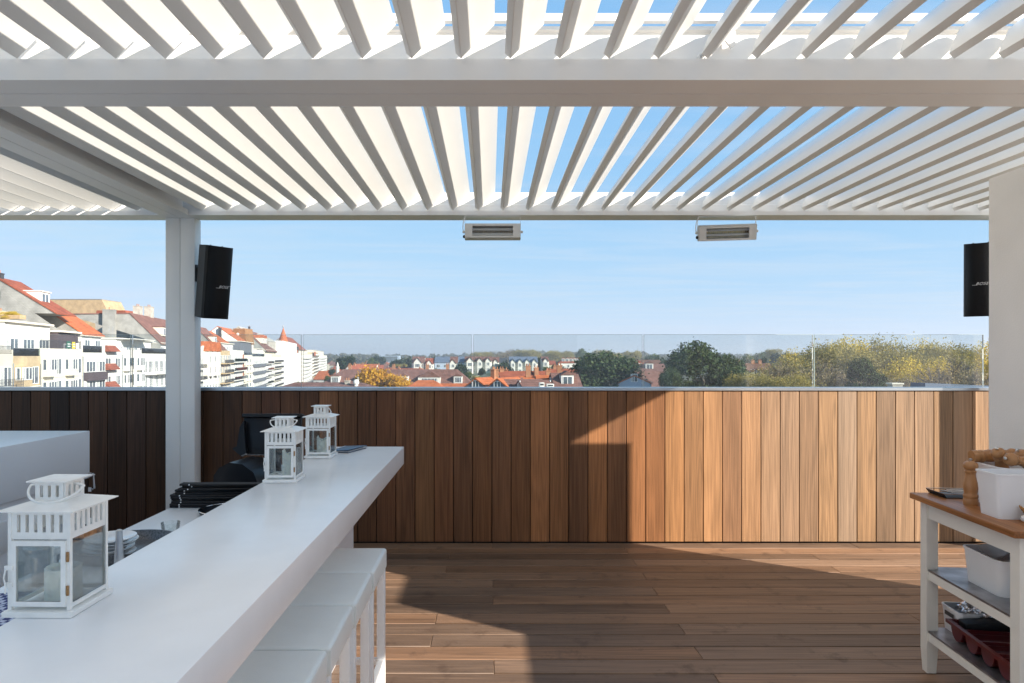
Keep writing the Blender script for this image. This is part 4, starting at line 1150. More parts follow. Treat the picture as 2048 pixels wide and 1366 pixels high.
t, L, H = apartment('white stepped block with green glass terraces and orange panels', 206, 231, 3.9, 'white', 'glassbalcony', 11, (3.5, 6.3, 'white', True))
gable_roof(t, 5, L, 4.5, 6.3 - GZ, 10.5, 10.3 - GZ, 17, 6.3 - GZ, F['orange'], F['slate'])
for z in (0, 1, 2): MB().box(L - 2.2, L - .3, -.08, -.01, H - 3.2 - FL * z, H - 1.3 - FL * z).build('panel', F['orange'], t)
t, L, H = apartment('slim ivory block with tall bay windows before the grey banded one', 231, 250, 2.4, 'ivory', 'bays', 12)
rail_on(t, L, .05, H + .001, 'lead', 1.0, True)
t, L, H = apartment('block with curved slate grey bands between ribbon windows', 250, 283, 1.9, 'white', 'bands', 13, (4.5, 7.8, 'greyband', True), band='greyband')
rail_on(t, L, .05, H + .001, 'lead', 1.1, True)
gable_roof(t, 3, L - 4, 5.5, 7.8 - GZ, 13, 13.2 - GZ, 20, 7.8 - GZ, F['orange'], F['white'])
chimney(t, 2.5, 12, 7 - GZ, 12.6 - GZ, 1.2, .9, 'rail', 1)
t, L, H = apartment('white block with deep glass balconies beside the grey bands', 283, 305, 2.6, 'white', 'glassbalcony', 14, (3.5, 5.4, 'white', True))
t, L, H = apartment('cream and brown block under a tall grey gable with orange dormers', 305, 345, 3.0, 'cream', 'balcony', 15, (3.0, 5.2, 'ivory', False))
gable_roof(t, 0, L, 2.0, 4.4 - GZ, 11.5, 13.9 - GZ, 21, 4.6 - GZ, F['mauve'], F['slate'])
dormer(t, 9, 4.6, 8.2 - GZ, 4.2, 2.6, 5, 'ivory', 'orange'); dormer(t, 18, 4.6, 8.2 - GZ, 4.2, 2.6, 5, 'ivory', 'orange')
chimney(t, 5, 10.5, 12.6 - GZ, 15.8 - GZ, 1.0, .9, 'rail', 1)
t, L, H = apartment('tall block wrapped in white scaffold sheeting with a red cone turret', 345, 425, 9.8, 'white', 'none', 16, depth=16)
for z in range(9):
    zz = 1.2 + z * 2.9
    MB().box(.3, L - .3, -.55 - .03 * (z % 2), -.06, zz, zz + 2.84).build('scaffold_sheet', F['sheet'], t)
    MB().box(-.5, -.06, .1, 15.5, zz, zz + 2.84).build('scaffold_sheet', F['sheet'], t)
MB().lathe([(3.2, 0), (0.02, 9.4)], 14, Matrix.Translation((46, 4.0, H + .05)), smooth=False).build('turret_roof', F['orange'], t)
MB().lathe([(.25, 0), (.5, .5), (.3, 1.1), (0.05, 2.0), (0, 2.0)], 8, Matrix.Translation((46, 4.0, H + 9.2))).build('finial', F['lead'], t)
gable_roof(t, -32, -1, 9, 8.6 - GZ, 16, 16.0 - GZ, 25, 8.6 - GZ, F['concrete'], F['concrete'])
t, L, H = apartment('dark roofed low block behind the scaffolding', 425, 470, 4.5, 'white', 'plain', 17)
MB().box(2, L - 2, 2, 12, H - .9, H + 4.5).build('mansard', F['darkroof'], t)
MB().box(4, L * .4, .3, 3, H - .89, H + 2).build('tile_canopy', F['orange'], t)
t, L, H = apartment('long cream block with many curved balconies and red gable near the row end', 470, 575, 4.5, 'cream', 'curved', 18, (4, 7.6, 'ivory', False))
gable_roof(t, 6, L * .75, 3, 7.4 - GZ, 14, 17 - GZ, 25, 8 - GZ, F['red'], F['slate'])
t, L, H = apartment('orange accented slim block near the end of the row', 575, 660, 6.0, 'brick', 'balcony', 19)
MB().box(2, L * .3, -1.6, -1.45, H - 3, H + .5).build('banner', F['orange'], t)
t, L, H = apartment('last pale block closing the row in the distance', 660, 850, 4.0, 'ivory', 'curved', 20, (4, 9, 'ivory', False))

# buildings rising behind the row
def simple_block(label, x, y, w, d, z1, wall, rz=0.0, name='apartment_block', cat='building', group='taller buildings behind the row'):
    t = thing(name, label, cat, (x, y, GZ), rz, group)
    MB().box(-w / 2, w / 2, 0, d, 0, z1 - GZ).build('wall', F[wall], t)
    return t
t = thing('gable_building', 'large blank sand coloured gable rising behind the red roofs', 'building', (-116, 190, GZ), 0, 'taller buildings behind the row')
MB().prism([(-13, 0), (5.6, 0), (5.6, 15.5 - GZ), (4.2, 18.2 - GZ), (-13, 18.2 - GZ)], 0, 10, 'y').build('wall', F['tanbrick'], t)
MB().box(-13.2, 4.3, -.1, 10.1, 18.205 - GZ, 18.4 - GZ).build('coping', F['lead'], t)
t = simple_block('red roofed attic block behind the grey gable at left', -95, 166, 8.5, 8, 10.6, 'concrete')
MB().prism([(-4.3, 0), (4.3, 0), (3.3, 2.8), (-3.9, 2.8)], 0, 8, 'y', M=Matrix.Translation((0, -.1, 10.6 - GZ))).build('roof', F['red'], t)
t = simple_block('ochre roofed tower block with round skylight behind the orange roofs', -103, 270, 6, 9, 7, 'ivory')
MB().prism([(-3.0, 7 - GZ), (3.4, 7 - GZ), (2.6, 13.4 - GZ), (-2.0, 13.4 - GZ)], 0, 9, 'y').build('roof', F['ochre'], t)
MB().lathe([(.6, 0), (.5, .12), (0, .14)], 14, Matrix.Translation((-.2, -.02, 11 - GZ)) @ Matrix.Rotation(R(90), 4, 'X')).build('skylight', F['white'], t)
MB().box(-5.6, -3.05, .2, 8, 4 - GZ, 10.5 - GZ).build('annex', F['orange'], t)
t = simple_block('long grey roofed block with dark dormer behind the white scaffolding', -121, 330, 20, 12, 9.5, 'concrete')
MB().prism([(-10.2, 9.5 - GZ), (10.2, 9.5 - GZ), (3, 13.6 - GZ), (-10.2, 16.3 - GZ)], 0, 12, 'y').build('roof', F['concrete'], t)
MB().box(1, 6, -.6, 3, 7 - GZ, 11 - GZ).build('dormer', F['darkroof'], t)

# ------------------------------------------------------------------ ground, street, hills
g = MB().add([(-3150, -380, GZ), (3150, -380, GZ), (3150, 3780, GZ), (-3150, 3780, GZ)], [(0, 1, 2, 3)])
m_, nt_, b_ = newmat('town_ground')
t_ = N(nt_, 'ShaderNodeTexCoord'); n_ = N(nt_, 'ShaderNodeTexNoise'); n_.inputs['Scale'].default_value = .02; n_.inputs['Detail'].default_value = 9
nt_.links.new(t_.outputs['Object'], n_.inputs[0]); c_ = N(nt_, 'ShaderNodeValToRGB')
c_.color_ramp.elements[0].position = .35; c_.color_ramp.elements[0].color = (.045, .06, .02, 1); c_.color_ramp.elements[1].position = .65; c_.color_ramp.elements[1].color = (.11, .10, .06, 1)
nt_.links.new(n_.outputs[0], c_.inputs[0]); nt_.links.new(c_.outputs[0], b_.inputs['Base Color']); b_.inputs['Roughness'].default_value = 1; b_.inputs['Specular IOR Level'].default_value = .1
go = g.build('ground', m_); go['kind'] = 'structure'
sp_ = []
for Y in (20, 900):
    sp_ += [rowpt(Y) + Vector((4, 0, .004)), rowpt(Y) + Vector((15, 0, .004))]
so = MB().add([tuple(v) for v in (sp_[0], sp_[1], sp_[3], sp_[2])], [(0, 1, 2, 3)]).build('street', plain('asphalt', (.05, .05, .052), .9, var=.2, scale=.3)); so['kind'] = 'structure'
pv = [rowpt(20) + Vector((0, 0, .12)), rowpt(20) + Vector((4, 0, .12)), rowpt(900) + Vector((4, 0, .12)), rowpt(900) + Vector((0, 0, .12))]
pvo = MB().add([tuple(v) for v in pv] + [tuple(v - Vector((0, 0, .12))) for v in pv], [(0, 1, 2, 3), (1, 5, 6, 2)]).build('pavement', plain('paving', (.28, .26, .24), .9, var=.1, scale=1)); pvo['kind'] = 'structure'
lawn = at(960, 745, 300)
lw = MB().add([(lawn.x - 22, 250, GZ + .01), (lawn.x + 34, 250, GZ + .01), (lawn.x + 40, 400, GZ + .01), (lawn.x - 26, 400, GZ + .01)], [(0, 1, 2, 3)]).build('lawn', plain('lawn_grass', (.07, .14, .025), .95, var=.3, scale=.2)); lw['kind'] = 'structure'
vs = []; fs = []
NX, NY = 70, 14
for j in range(NY + 1):
    for i_ in range(NX + 1):
        x = -3100 + 6200 * i_ / NX; y = 900 + 2600 * j / NY
        e = math.sin(math.pi * j / NY) ** .7
        hgt = e * (14 + 9 * math.sin(x * .0031 + 1.3) + 5 * math.sin(x * .011 + y * .004) + .004 * (x + 400))
        vs.append((x, y, GZ - .5 + max(0, hgt)))
for j in range(NY):
    for i_ in range(NX): fs.append((j * (NX + 1) + i_, j * (NX + 1) + i_ + 1, (j + 1) * (NX + 1) + i_ + 1, (j + 1) * (NX + 1) + i_))
ho = MB().add(vs, fs, True).build('hills', plain('wooded_hill', (.045, .055, .025), .95, var=.4, scale=.02)); ho['kind'] = 'structure'
# ------------------------------------------------------------------ trees
LEAF = {
 'pine': leafmat('pine_needles', [(.010, .022, .010), (.026, .048, .018), (.055, .085, .026), (.10, .12, .036)], .12),
 'dark': leafmat('evergreen_leaves', [(.010, .020, .012), (.022, .040, .020), (.040, .06, .026)], .12),
 'olive': leafmat('olive_brown_leaves', [(0.126, 0.112, 0.042), (0.238, 0.203, 0.063), (0.364, 0.294, 0.077), (0.532, 0.378, 0.084)], .3),
 'yellow': leafmat('yellow_autumn_leaves', [(0.230, 0.184, 0.034), (0.460, 0.345, 0.040), (0.667, 0.483, 0.052), (0.391, 0.310, 0.081)], .3),
 'amber': leafmat('amber_autumn_leaves', [(.30, .12, .012), (.50, .25, .015), (.62, .36, .02), (.42, .20, .02)], .3),
 'brown': leafmat('brown_thinning_leaves', [(0.169, 0.130, 0.078), (0.273, 0.215, 0.117), (0.390, 0.293, 0.156), (0.312, 0.247, 0.091)], .25),
 'green': leafmat('mid_green_leaves', [(0.039, 0.065, 0.019), (0.078, 0.111, 0.026), (0.117, 0.143, 0.039)], .25),
}
M['bark'] = plain('bark', (.11, .09, .07), .9, var=.3, scale=3)
def crown_mesh(name, kind, lobes, nclust, per, spread, size, seed, shell=.72):
    g_ = np.random.default_rng(seed)
    C_ = np.array([l[0] for l in lobes], float); Rr = np.array([l[1] for l in lobes], float)
    wgt = (Rr ** 2); wgt = wgt / wgt.sum()
    li = g_.choice(len(lobes), nclust, p=wgt)
    d = g_.normal(size=(nclust, 3)); d /= np.linalg.norm(d, axis=1)[:, None]
    d[:, 2] = np.where(d[:, 2] < -.45, -d[:, 2] * .6, d[:, 2])
    rad = Rr[li] * (shell + (1.06 - shell) * g_.random(nclust) ** .6)
    cc = C_[li] + d * rad[:, None]
    out = np.repeat(d, per, 0)
    p = np.repeat(cc, per, 0) + g_.normal(size=(nclust * per, 3)) * spread
    n = p.shape[0]
    nn = g_.normal(size=(n, 3)) + out * .8; nn /= np.linalg.norm(nn, axis=1)[:, None]
    u = np.cross(nn, g_.normal(size=(n, 3))); u /= np.linalg.norm(u, axis=1)[:, None]
    v = np.cross(nn, u)
    s = size * (.55 + .9 * g_.random(n))[:, None]
    asp = (.45 + .35 * g_.random(n))[:, None]
    q = np.stack([p - u * s, p - v * s * asp, p + u * s, p + v * s * asp], 1).reshape(-1, 3)
    me = bpy.data.meshes.new('crown')
    me.vertices.add(4 * n); me.vertices.foreach_set('co', q.ravel())
    me.loops.add(4 * n); me.loops.foreach_set('vertex_index', np.arange(4 * n, dtype=np.int32))
    me.polygons.add(n); me.polygons.foreach_set('loop_start', np.arange(0, 4 * n, 4, dtype=np.int32)); me.polygons.foreach_set('loop_total', np.full(n, 4, dtype=np.int32))
    me.update(calc_edges=True); me.validate()
    me.materials.append(LEAF[kind])
    return me
def trunk_mesh(h, r, lobes, seed, extra=0, twig=0):
    rd = random.Random(seed); mb = MB()
    top = Vector((rd.uniform(-.3, .3), rd.uniform(-.3, .3), h * .55))
    mb.tube([(0, 0, 0), (top.x * .4, top.y * .4, h * .25), top], [r, r * .8, r * .6], 8)
    for c, R_ in lobes:
        c = Vector(c); m_ = top.lerp(c, .5) + Vector((rd.uniform(-.5, .5), rd.uniform(-.5, .5), .2))
        mb.tube([top * .9, m_, c], [r * .5, r * .32, r * .12], 6)
        for k in range(extra):
            d = Vector((rd.gauss(0, 1), rd.gauss(0, 1), rd.uniform(.1, 1.3))).normalized()
            e = c + d * R_ * rd.uniform(.75, 1.0); mid = c.lerp(e, .5) + Vector((rd.gauss(0, .2), rd.gauss(0, .2), .15)) * R_ * .3
            s0 = m_.lerp(c, rd.random())
            mb.tube([s0, mid, e], [r * .2, r * .11, r * .035], 4)
            for w in range(twig):
                d2 = (d + Vector((rd.gauss(0, .6), rd.gauss(0, .6), rd.gauss(0.2, .5)))).normalized()
                mb.tube([mid.lerp(e, rd.random()), e + d2 * R_ * rd.uniform(.1, .35)], [r * .06, r * .018], 3)
    me = mb.mesh('trunk'); me.materials.append(M['bark']); return me
def lobes_for(shape, seed):
    rd = random.Random(seed); L = []
    if shape == 'pine':            # broad maritime pine, irregular flat-topped masses
        for k in range(11):
            a = rd.uniform(0, 6.28); q = rd.uniform(.5, 3.6)
            L.append(((q * math.cos(a), q * math.sin(a), rd.uniform(4.0, 9.0) - q * .55), rd.uniform(1.1, 1.9)))
        L.append(((.3, 0, 8.3), 1.9))
    elif shape == 'round':
        for k in range(10):
            a = rd.uniform(0, 6.28); q = rd.uniform(.3, 3.1)
            L.append(((q * math.cos(a), q * math.sin(a), rd.uniform(4.6, 8.6) - q * .4), rd.uniform(1.4, 2.2)))
    elif shape == 'cone':
        for k in range(8): z = 2 + k; q = (10 - z) * .13; a = rd.uniform(0, 6.28); L.append(((q * math.cos(a), q * math.sin(a), z), .55 + (10 - z) * .2))
    return L
TP = {}
def tree_proto(key, shape, kind, nclust, per, spread, size, seed, extra=0, twig=0, shell=.72):
    lb = lobes_for(shape, seed)
    TP[key] = (crown_mesh(key, kind, lb, nclust, per, spread, size, seed, shell), trunk_mesh(10, .28, lb, seed, extra, twig))
tree_proto('pine', 'pine', 'pine', 2900, 14, .19, .11, 3)
tree_proto('pine2', 'pine', 'pine', 2900, 14, .19, .11, 8)
tree_proto('yellow', 'round', 'yellow', 2300, 10, .25, .088, 5, 5, 2)
tree_proto('yellow2', 'round', 'yellow', 1500, 10, .27, .082, 15, 9, 4, .55)
tree_proto('olive', 'round', 'olive', 2500, 10, .25, .088, 6, 5, 2)
tree_proto('olive2', 'round', 'olive', 1600, 10, .27, .082, 16, 9, 4, .5)
tree_proto('amber', 'round', 'amber', 1300, 8, .28, .19, 9, 3, 1)
tree_proto('brown', 'round', 'brown', 1000, 8, .4, .075, 12, 18, 8, .4)
tree_proto('brown2', 'round', 'brown', 1000, 8, .4, .075, 22, 18, 8, .4)
tree_proto('dark', 'round', 'dark', 500, 7, .35, .34, 13)
tree_proto('green', 'round', 'green', 500, 7, .35, .30, 14)
tree_proto('cone', 'cone', 'dark', 400, 7, .3, .3, 17)
def tree(key, px, py_top, d, width_px, label, cat='tree', group=None, base=None, sq=1.0):
    """crown top at photo height py_top, crown width in photo pixels, distance d"""
    p = at(px, py_top, d); W = width_px / 1320 * d
    cm, tm = TP[key]
    xs = [v.co for v in cm.vertices] if 'ext' not in cm else None
    if xs: 
        a = np.empty(len(cm.vertices) * 3); cm.vertices.foreach_get('co', a); a = a.reshape(-1, 3)
        cm['ext'] = [float(np.percentile(a[:, 0], 98) - np.percentile(a[:, 0], 2)), float(np.percentile(a[:, 2], 99.5))]
    w0, h0 = cm['ext']
    sx = W / w0; H = p.z - GZ if base is None else p.z - base
    sz = H / h0
    t = thing({'pine': 'pine_tree', 'pine2': 'pine_tree', 'cone': 'conifer'}.get(key, 'tree'), label, cat, (p.x, p.y, GZ if base is None else base), random.uniform(0, 6.28), group)
    sc_ = min(sz, sx * 1.2)                     # keep the crown's natural shape; a bare stem carries it
    off = H - h0 * sc_
    for nm, me_ in (('crown', cm), ('trunk', tm)):
        o = link(nm, me_, None, t); o.scale = (sx, sx, sc_); o.location = (0, 0, off)
    if off > .4: MB().tube([(0, 0, 0), (0, 0, off + .5)], [.36 * sx, .27 * sx], 8).build('stem', M['bark'], t)
    return t
tree('pine', 1204, 711, 122, 165, 'broad dark pine behind the parapet, left of the taller one')
tree('pine2', 1398, 693, 112, 160, 'tallest dark pine rising behind the parapet, right of centre')
tree('pine', 1448, 716, 118, 92, 'lower dark pine shoulder joined to the right of the tallest pine')
tree('pine2', 1345, 740, 108, 70, 'low pine at the left foot of the tallest pine')
tree('pine', 1470, 742, 105, 90, 'low spreading pine at the right foot of the tallest pine')
tree('pine2', 1727, 722, 76, 80, 'small dark pine standing before the yellow trees at right')
tree('amber', 755, 738, 165, 84, 'bright amber autumn tree in front of the long brown roof')
tree('amber', 800, 752, 160, 50, 'smaller golden tree to the right of the bright amber one')
tree('green', 600, 768, 190, 50, 'small yellow green tree at the foot of the scaffolded block')
rg = 'autumn trees beyond the parapet at right'
for a in [('brown', 1540, 728, 105, 110, 'thinning brown tree right of the dark pines'),
          ('olive', 1505, 748, 100, 90, 'low olive tree between the pines and the brown tree'),
          ('olive2', 1590, 716, 140, 130, 'tall olive tree at the left end of the yellowing wood'),
          ('yellow2', 1585, 704, 165, 110, 'yellowing crown at the left edge of the wood'),
          ('olive', 1655, 690, 150, 130, 'high olive gold crown left of the glass reflections'),
          ('yellow', 1712, 682, 160, 110, 'highest yellow crown of the wood at right'),
          ('olive2', 1775, 678, 160, 120, 'tall olive crown behind the small dark pine'),
          ('yellow2', 1840, 684, 155, 120, 'pale yellow crown right of the small dark pine'),
          ('olive', 1900, 690, 150, 120, 'olive crown near the end of the glass'),
          ('yellow', 1958, 690, 145, 100, 'yellow crown at the far right end of the glass'),
          ('brown', 1640, 726, 115, 120, 'grey brown thinning tree under the olive gold crown'),
          ('brown2', 1690, 740, 95, 100, 'bare branched brown tree left of the small dark pine'),
          ('yellow', 1795, 722, 112, 96, 'bright yellow tree just right of the small dark pine'),
          ('yellow', 1858, 726, 115, 90, 'second bright yellow tree, right of the first one'),
          ('brown2', 1822, 752, 88, 110, 'low bare brown tree below the bright yellow ones'),
          ('brown', 1905, 722, 105, 120, 'big grey brown bare tree before the olive crown'),
          ('brown2', 1950, 742, 90, 110, 'bare brown tree at the foot of the last glass panel'),
          ('yellow2', 1990, 714, 120, 90, 'yellow tree half hidden by the rendered wall'),
          ('brown', 1760, 752, 84, 90, 'low thinning tree to the right of the small pine foot'),
          ('olive2', 1600, 752, 95, 100, 'low olive brown thicket tree by the fourth glass joint'),
          ('olive', 1560, 752, 92, 80, 'low olive tree under the thinning brown tree'),
          ('olive', 1735, 704, 135, 110, 'middle olive crown right above the small dark pine'),
          ('olive2', 1820, 706, 130, 110, 'middle olive crown behind the bright yellow trees'),
          ('olive', 1880, 712, 128, 100, 'middle olive crown behind the second bright yellow tree'),
          ]:
    tree(a[0], a[1], a[2], a[3], a[4], a[5], group=rg)
# trees among the town roofs
def town_trees():
    spec = [('dark', 690, 712, 300, 30), ('cone', 700, 716, 300, 22), ('dark', 805, 716, 400, 34), ('dark', 793, 720, 380, 26), ('olive', 800, 728, 340, 22), ('dark', 922, 728, 310, 28), ('dark', 964, 736, 300, 14),
            ('dark', 1008, 724, 310, 36), ('dark', 1075, 716, 330, 26), ('dark', 1112, 730, 260, 18), ('green', 1095, 734, 250, 26), ('green', 940, 744, 260, 20), ('olive', 955, 752, 240, 20), ('dark', 1140, 736, 240, 30), ('green', 1158, 738, 230, 26),
            ('dark', 1292, 734, 210, 16), ('dark', 1325, 716, 260, 40), ('dark', 1345, 722, 240, 40), ('green', 1490, 712, 330, 44), ('dark', 1515, 720, 300, 30), ('dark', 1551, 706, 420, 18), ('green', 1500, 730, 260, 30), ('dark', 1525, 716, 280, 14),
            ('olive', 1545, 698, 520, 26), ('green', 1165, 698, 620, 22), ('olive', 1205, 700, 640, 26), ('olive', 1265, 702, 560, 34), ('dark', 1180, 712, 480, 36), ('green', 1300, 710, 460, 40), ('olive', 1225, 706, 500, 30), ('dark', 1280, 716, 400, 40),
            ('green', 655, 752, 230, 14), ('dark', 664, 738, 260, 12), ('green', 870, 738, 300, 24), ('dark', 840, 732, 350, 20), ('green', 1320, 752, 150, 22), ('brown', 1325, 757, 130, 22), ('dark', 760, 712, 560, 20), ('green', 745, 716, 500, 18), ('dark', 880, 714, 520, 24),
            ('olive', 1120, 702, 700, 60), ('olive', 1060, 700, 760, 60), ('brown', 1010, 700, 800, 60), ('olive', 960, 704, 820, 50), ('dark', 1440, 706, 600, 60), ('green', 1530, 706, 560, 50), ('dark', 1600, 706, 520, 60)]
    words = {'dark': 'dark evergreen', 'cone': 'slim conifer', 'olive': 'olive autumn tree', 'green': 'green tree', 'brown': 'brown thinning tree'}
    spec.sort(key=lambda s: s[1])
    near = []
    names = ['first', 'second', 'third', 'fourth', 'fifth', 'sixth', 'seventh', 'eighth', 'ninth', 'tenth', 'eleventh', 'twelfth', 'thirteenth', 'fourteenth', 'fifteenth', 'sixteenth', 'seventeenth', 'eighteenth', 'nineteenth', 'twentieth', 'twenty-first', 'twenty-second', 'twenty-third', 'twenty-fourth']
    cnt = {}
    for k, px, py, d, w in spec:
        i = cnt.get(k, 0); cnt[k] = i + 1
        tree(k, px, py, d, w, '%s among the distant roofs, %s of its kind from the left' % (words[k], names[min(i, 23)]), group='trees among the town roofs')
town_trees()
# shrub on the left roof terrace
sh = thing('shrub', 'small yellow green shrub on the roof terrace at the left edge', 'shrub', (-54.2, 74.6, 5.9))
sc = link('crown', TP['yellow'][0], None, sh); sc.scale = (.24, .24, .12); sc.location = (0, 0, -.3)
MB().box(-1.4, 1.4, -.5, .5, 0, .45).build('planter', F['tanbrick'], sh)

# ------------------------------------------------------------------ town houses
def house(label, px, d, w, dep, y_ridge, y_eave, rz, wall, roof, hip=0.0, chims=(), dorm=0, rows=1, name='house', group='houses of the town', gable=None, wrow=None, ev=None, windows=True):
    """ridge along local x (width w); placed so that its ridge and eaves sit at the photo heights"""
    c = at(px, 714.5, d); zr = at(0, y_ridge, d)[2]; ze = at(0, y_eave, d)[2]
    t = thing(name, label, 'house', (c.x, d, GZ), R(rz), group)
    H, Hr = ze - GZ, zr - GZ
    MB().box(-w / 2, w / 2, -dep / 2, dep / 2, 0, H).build('wall', F[wall], t)
    o = .3
    if hip:
        a, b, r_ = w / 2 + o, dep / 2 + o, w / 2 - hip
        vs = [(-a, -b, H), (a, -b, H), (a, b, H), (-a, b, H), (-r_, 0, Hr), (r_, 0, Hr)]
        MB().add(vs, [(0, 3, 2, 1), (0, 1, 5, 4), (1, 2, 5), (2, 3, 4, 5), (3, 0, 4)]).build('roof', F[roof], t)
    else:
        gable_roof(t, -w / 2, w / 2, -dep / 2, H, 0, Hr, dep / 2, H, F[roof], F[gable or wall])
    for cx, cy, top in chims: chimney(t, cx, cy, H, Hr + top, .9, .7, 'chim' if hip >= 0 else 'white', 2)
    sl = (Hr - H) / (dep / 2)
    for k in range(dorm):
        x = w * ((k + .5) / dorm - .5) * (.86 if not hip else .7)
        dormer(t, x, -dep * .36, H + sl * dep * .10, min(2.2, w / dorm * .6), 1.9, dep * .3, 'white', roof)
    if windows:
        n = wrow or max(2, int(w / 3.2))
        for rI in range(rows):
            z = H - 2.4 - 2.9 * rI
            for k in range(n): window(t, w * ((k + .5) / n - .5), -dep / 2, z, min(1.6, w / n * .6), 1.5, 2)
        if not hip and d < 450:
            for s in (-1, 1): window(t, s * w / 2, 0, H + (Hr - H) * .2, 1.2, 1.4, 2, R(90 * s))
    return t
# long mansard block with white dormers
t = house('long brown roofed block with white gabled dormers across the middle distance', 800, 195, 44, 13, 738.5, 771, 0, 'white', 'mauve', hip=5, chims=((-15, 1, 1.2), (-2, 1, 1.0), (8, 1, 1.1), (14, 1, 1.3)), rows=1)
Hh = at(0, 771, 195)[2] - GZ; Hrr = at(0, 738.5, 195)[2] - GZ; sl = (Hrr - Hh) / 6.5
for px, w in ((679, 2.4), (733, 3.4), (812, 2.6), (918, 2.5)):
    dormer(t, (px - 980) / 1320 * 195 - t.location.x, -5.6, Hh + .9, w, 2.0, 4, 'white', 'mauve', panes=3)
dd = dormer(t, (862 - 980) / 1320 * 195 - t.location.x, -5.8, Hh + .6, 6.4, 2.0, 4, 'white', 'mauve', panes=5)
MB().lathe([(.5, 0), (.5, 1.9), (.62, 2.0), (.3, 2.5), (.35, 2.7), (0.05, 3.6)], 10, Matrix.Translation(((672 - 980) / 1320 * 195 - t.location.x, 2, Hrr - 1.5))).build('bell_turret', F['white'], t)
t = house('low flat brown roof with white vent cowl just over the parapet', 655, 112, 19, 12, 764.5, 783, 0, 'brick', 'mauve', hip=4, rows=0, windows=False)
MB().lathe([(.35, 0), (.35, .7), (.5, .75), (.5, 1.1), (.3, 1.4), (0, 1.45)], 12, Matrix.Translation(((717 - 980) / 1320 * 112 - t.location.x, -2, at(0, 768, 112)[2] - GZ - .6))).build('vent_cowl', F['white'], t)
chimney(t, 3.6, -1, at(0, 768, 112)[2] - GZ, at(0, 762, 112)[2] - GZ, .8, .6, 'chimgrey', 2)
house('bright orange hipped roof in front of the long brown roof', 852, 150, 9.5, 9, 760, 779, 0, 'white', 'orange', hip=3, rows=1)
house('lower orange roof wing beside the bright orange hipped roof', 905, 152, 7, 8, 769, 782, 0, 'white', 'orange', rows=1)
# gabled cluster in front
cl = 'gabled houses just beyond the parapet'
def cottage(label, px, d, w, dep, yr, ye, rz, roof, chims=(), wall='timber', gable='bluegrey', dorm=0):
    return house(label, px, d, w, dep, yr, ye, rz, wall, roof, chims=chims, rows=1, group=cl, gable=gable, dorm=dorm)
cottage('orange gabled cottage at the left of the roof cluster', 972, 112, 9, 5.6, 757, 780, 68, 'orange', ((2.6, -.3, 1.4),))
cottage('brown roofed cottage with tall brick chimney beside the left orange gable', 1000, 118, 8, 6, 758, 778, 8, 'mauve', ((-.9, -1.0, 1.6),))
cottage('second orange gabled cottage with half timbered front', 1016, 110, 9, 5.6, 757.5, 782, 66, 'orange')
cottage('brown gabled cottage right of the second orange gable', 1044, 108, 6.5, 6, 761, 782, 10, 'mauve')
cottage('low brown gabled roof in the middle of the cluster', 1068, 106, 5.2, 6, 763, 782, 18, 'mauve')
cottage('orange roof behind the middle of the cluster', 1084, 122, 8, 7, 755, 778, 4, 'orange', ((-2.6, 0, 2.0),), wall='brick', gable='orange')
cottage('orange roof at the right of the cluster with two brick chimneys', 1108, 120, 6.5, 7, 753, 779, 2, 'orange', ((-1.0, .5, 1.0), (1.0, 0, 1.9)), wall='brick', gable='chim')
cottage('brown tiled house with dark dormer beside the broad pine', 1128, 118, 4.8, 8, 748, 776, 6, 'mauve', (), wall='chim', gable='chim', dorm=1)
cottage('red roofed house with massive brick chimney stack behind the cluster', 1052, 140, 12, 8, 744, 766, 12, 'red', ((1.8, -1.5, .8), (-5.3, 0, .6)), wall='brick', gable='chim')
cottage('red roof slope behind the left gables', 1010, 150, 8, 7, 745, 764, 80, 'red', ((2, 0, .5),), wall='brick', gable='chim')
cottage('small red gabled house between the cluster and the broad pine', 1125, 170, 8, 7, 739, 754, 4, 'red', ((-2, 0, .7),), wall='white', gable='slate')
for k, (x, w, h) in enumerate(((1083, .75, 1.15), (1100, 1.1, .95))):
    p = at(x, 780, 101)
    v = thing('roof_fan_unit', ['tall narrow white ventilation unit on the roof before the cluster', 'wide white ventilation unit beside the narrow one'][k], 'vent', (p.x, p.y, p.z), R(6), 'white ventilation units')
    MB().bbox(-w / 2, w / 2, -.4, .4, -.3, h, b=.05).build('casing', F['white'], v)
    MB().box(-w * .38, w * .38, -.415, -.401, h * .62, h * .88).build('grille', F['darkroof'], v)
fr_ = tag(MB().box(at(950, 0, 101).x, at(1140, 0, 101).x, 99, 104, GZ, at(0, 783, 101)[2] - .35).build('flat_roof_annex', F['concrete']), 'low flat roofed annex under the white ventilation units', 'building')
# the white seaside terraces
wg = 'white gabled terraces in the middle distance'
def terrace(label, px0, px1, d, yr, ye, roof, ng=0, wall='white', rows=2, dorm=0, hip=0):
    w = (px1 - px0) / 1320 * d
    t = house(label, (px0 + px1) / 2, d, w, 11, yr, ye, 0, wall, roof, dorm=dorm, rows=rows, group=wg, hip=hip)
    H = at(0, ye, d)[2] - GZ; Hr = at(0, yr, d)[2] - GZ
    for k in range(ng):
        x = w * ((k + .5) / ng - .5); gw = min(w / ng * .62, 7.5)
        g = MB().prism([(x - gw / 2, H - 6), (x + gw / 2, H - 6), (x + gw / 2, H), (x, H + gw * .62), (x - gw / 2, H)], -7.0, -2, 'y').build('gable_bay', F[wall], t)
        MB().prism([(x - gw / 2 - .4, H - .3), (x, H + gw * .62 + .05), (x + gw / 2 + .4, H - .3), (x + gw / 2 + .4, H), (x, H + gw * .62 + .45), (x - gw / 2 - .4, H)], -7.3, 0, 'y').build('gable_roof', F[roof], g)
        for z in (H - 5, H - 2.2): window(t, x, -7.0, z, gw * .6, 1.6, 3)
    return t
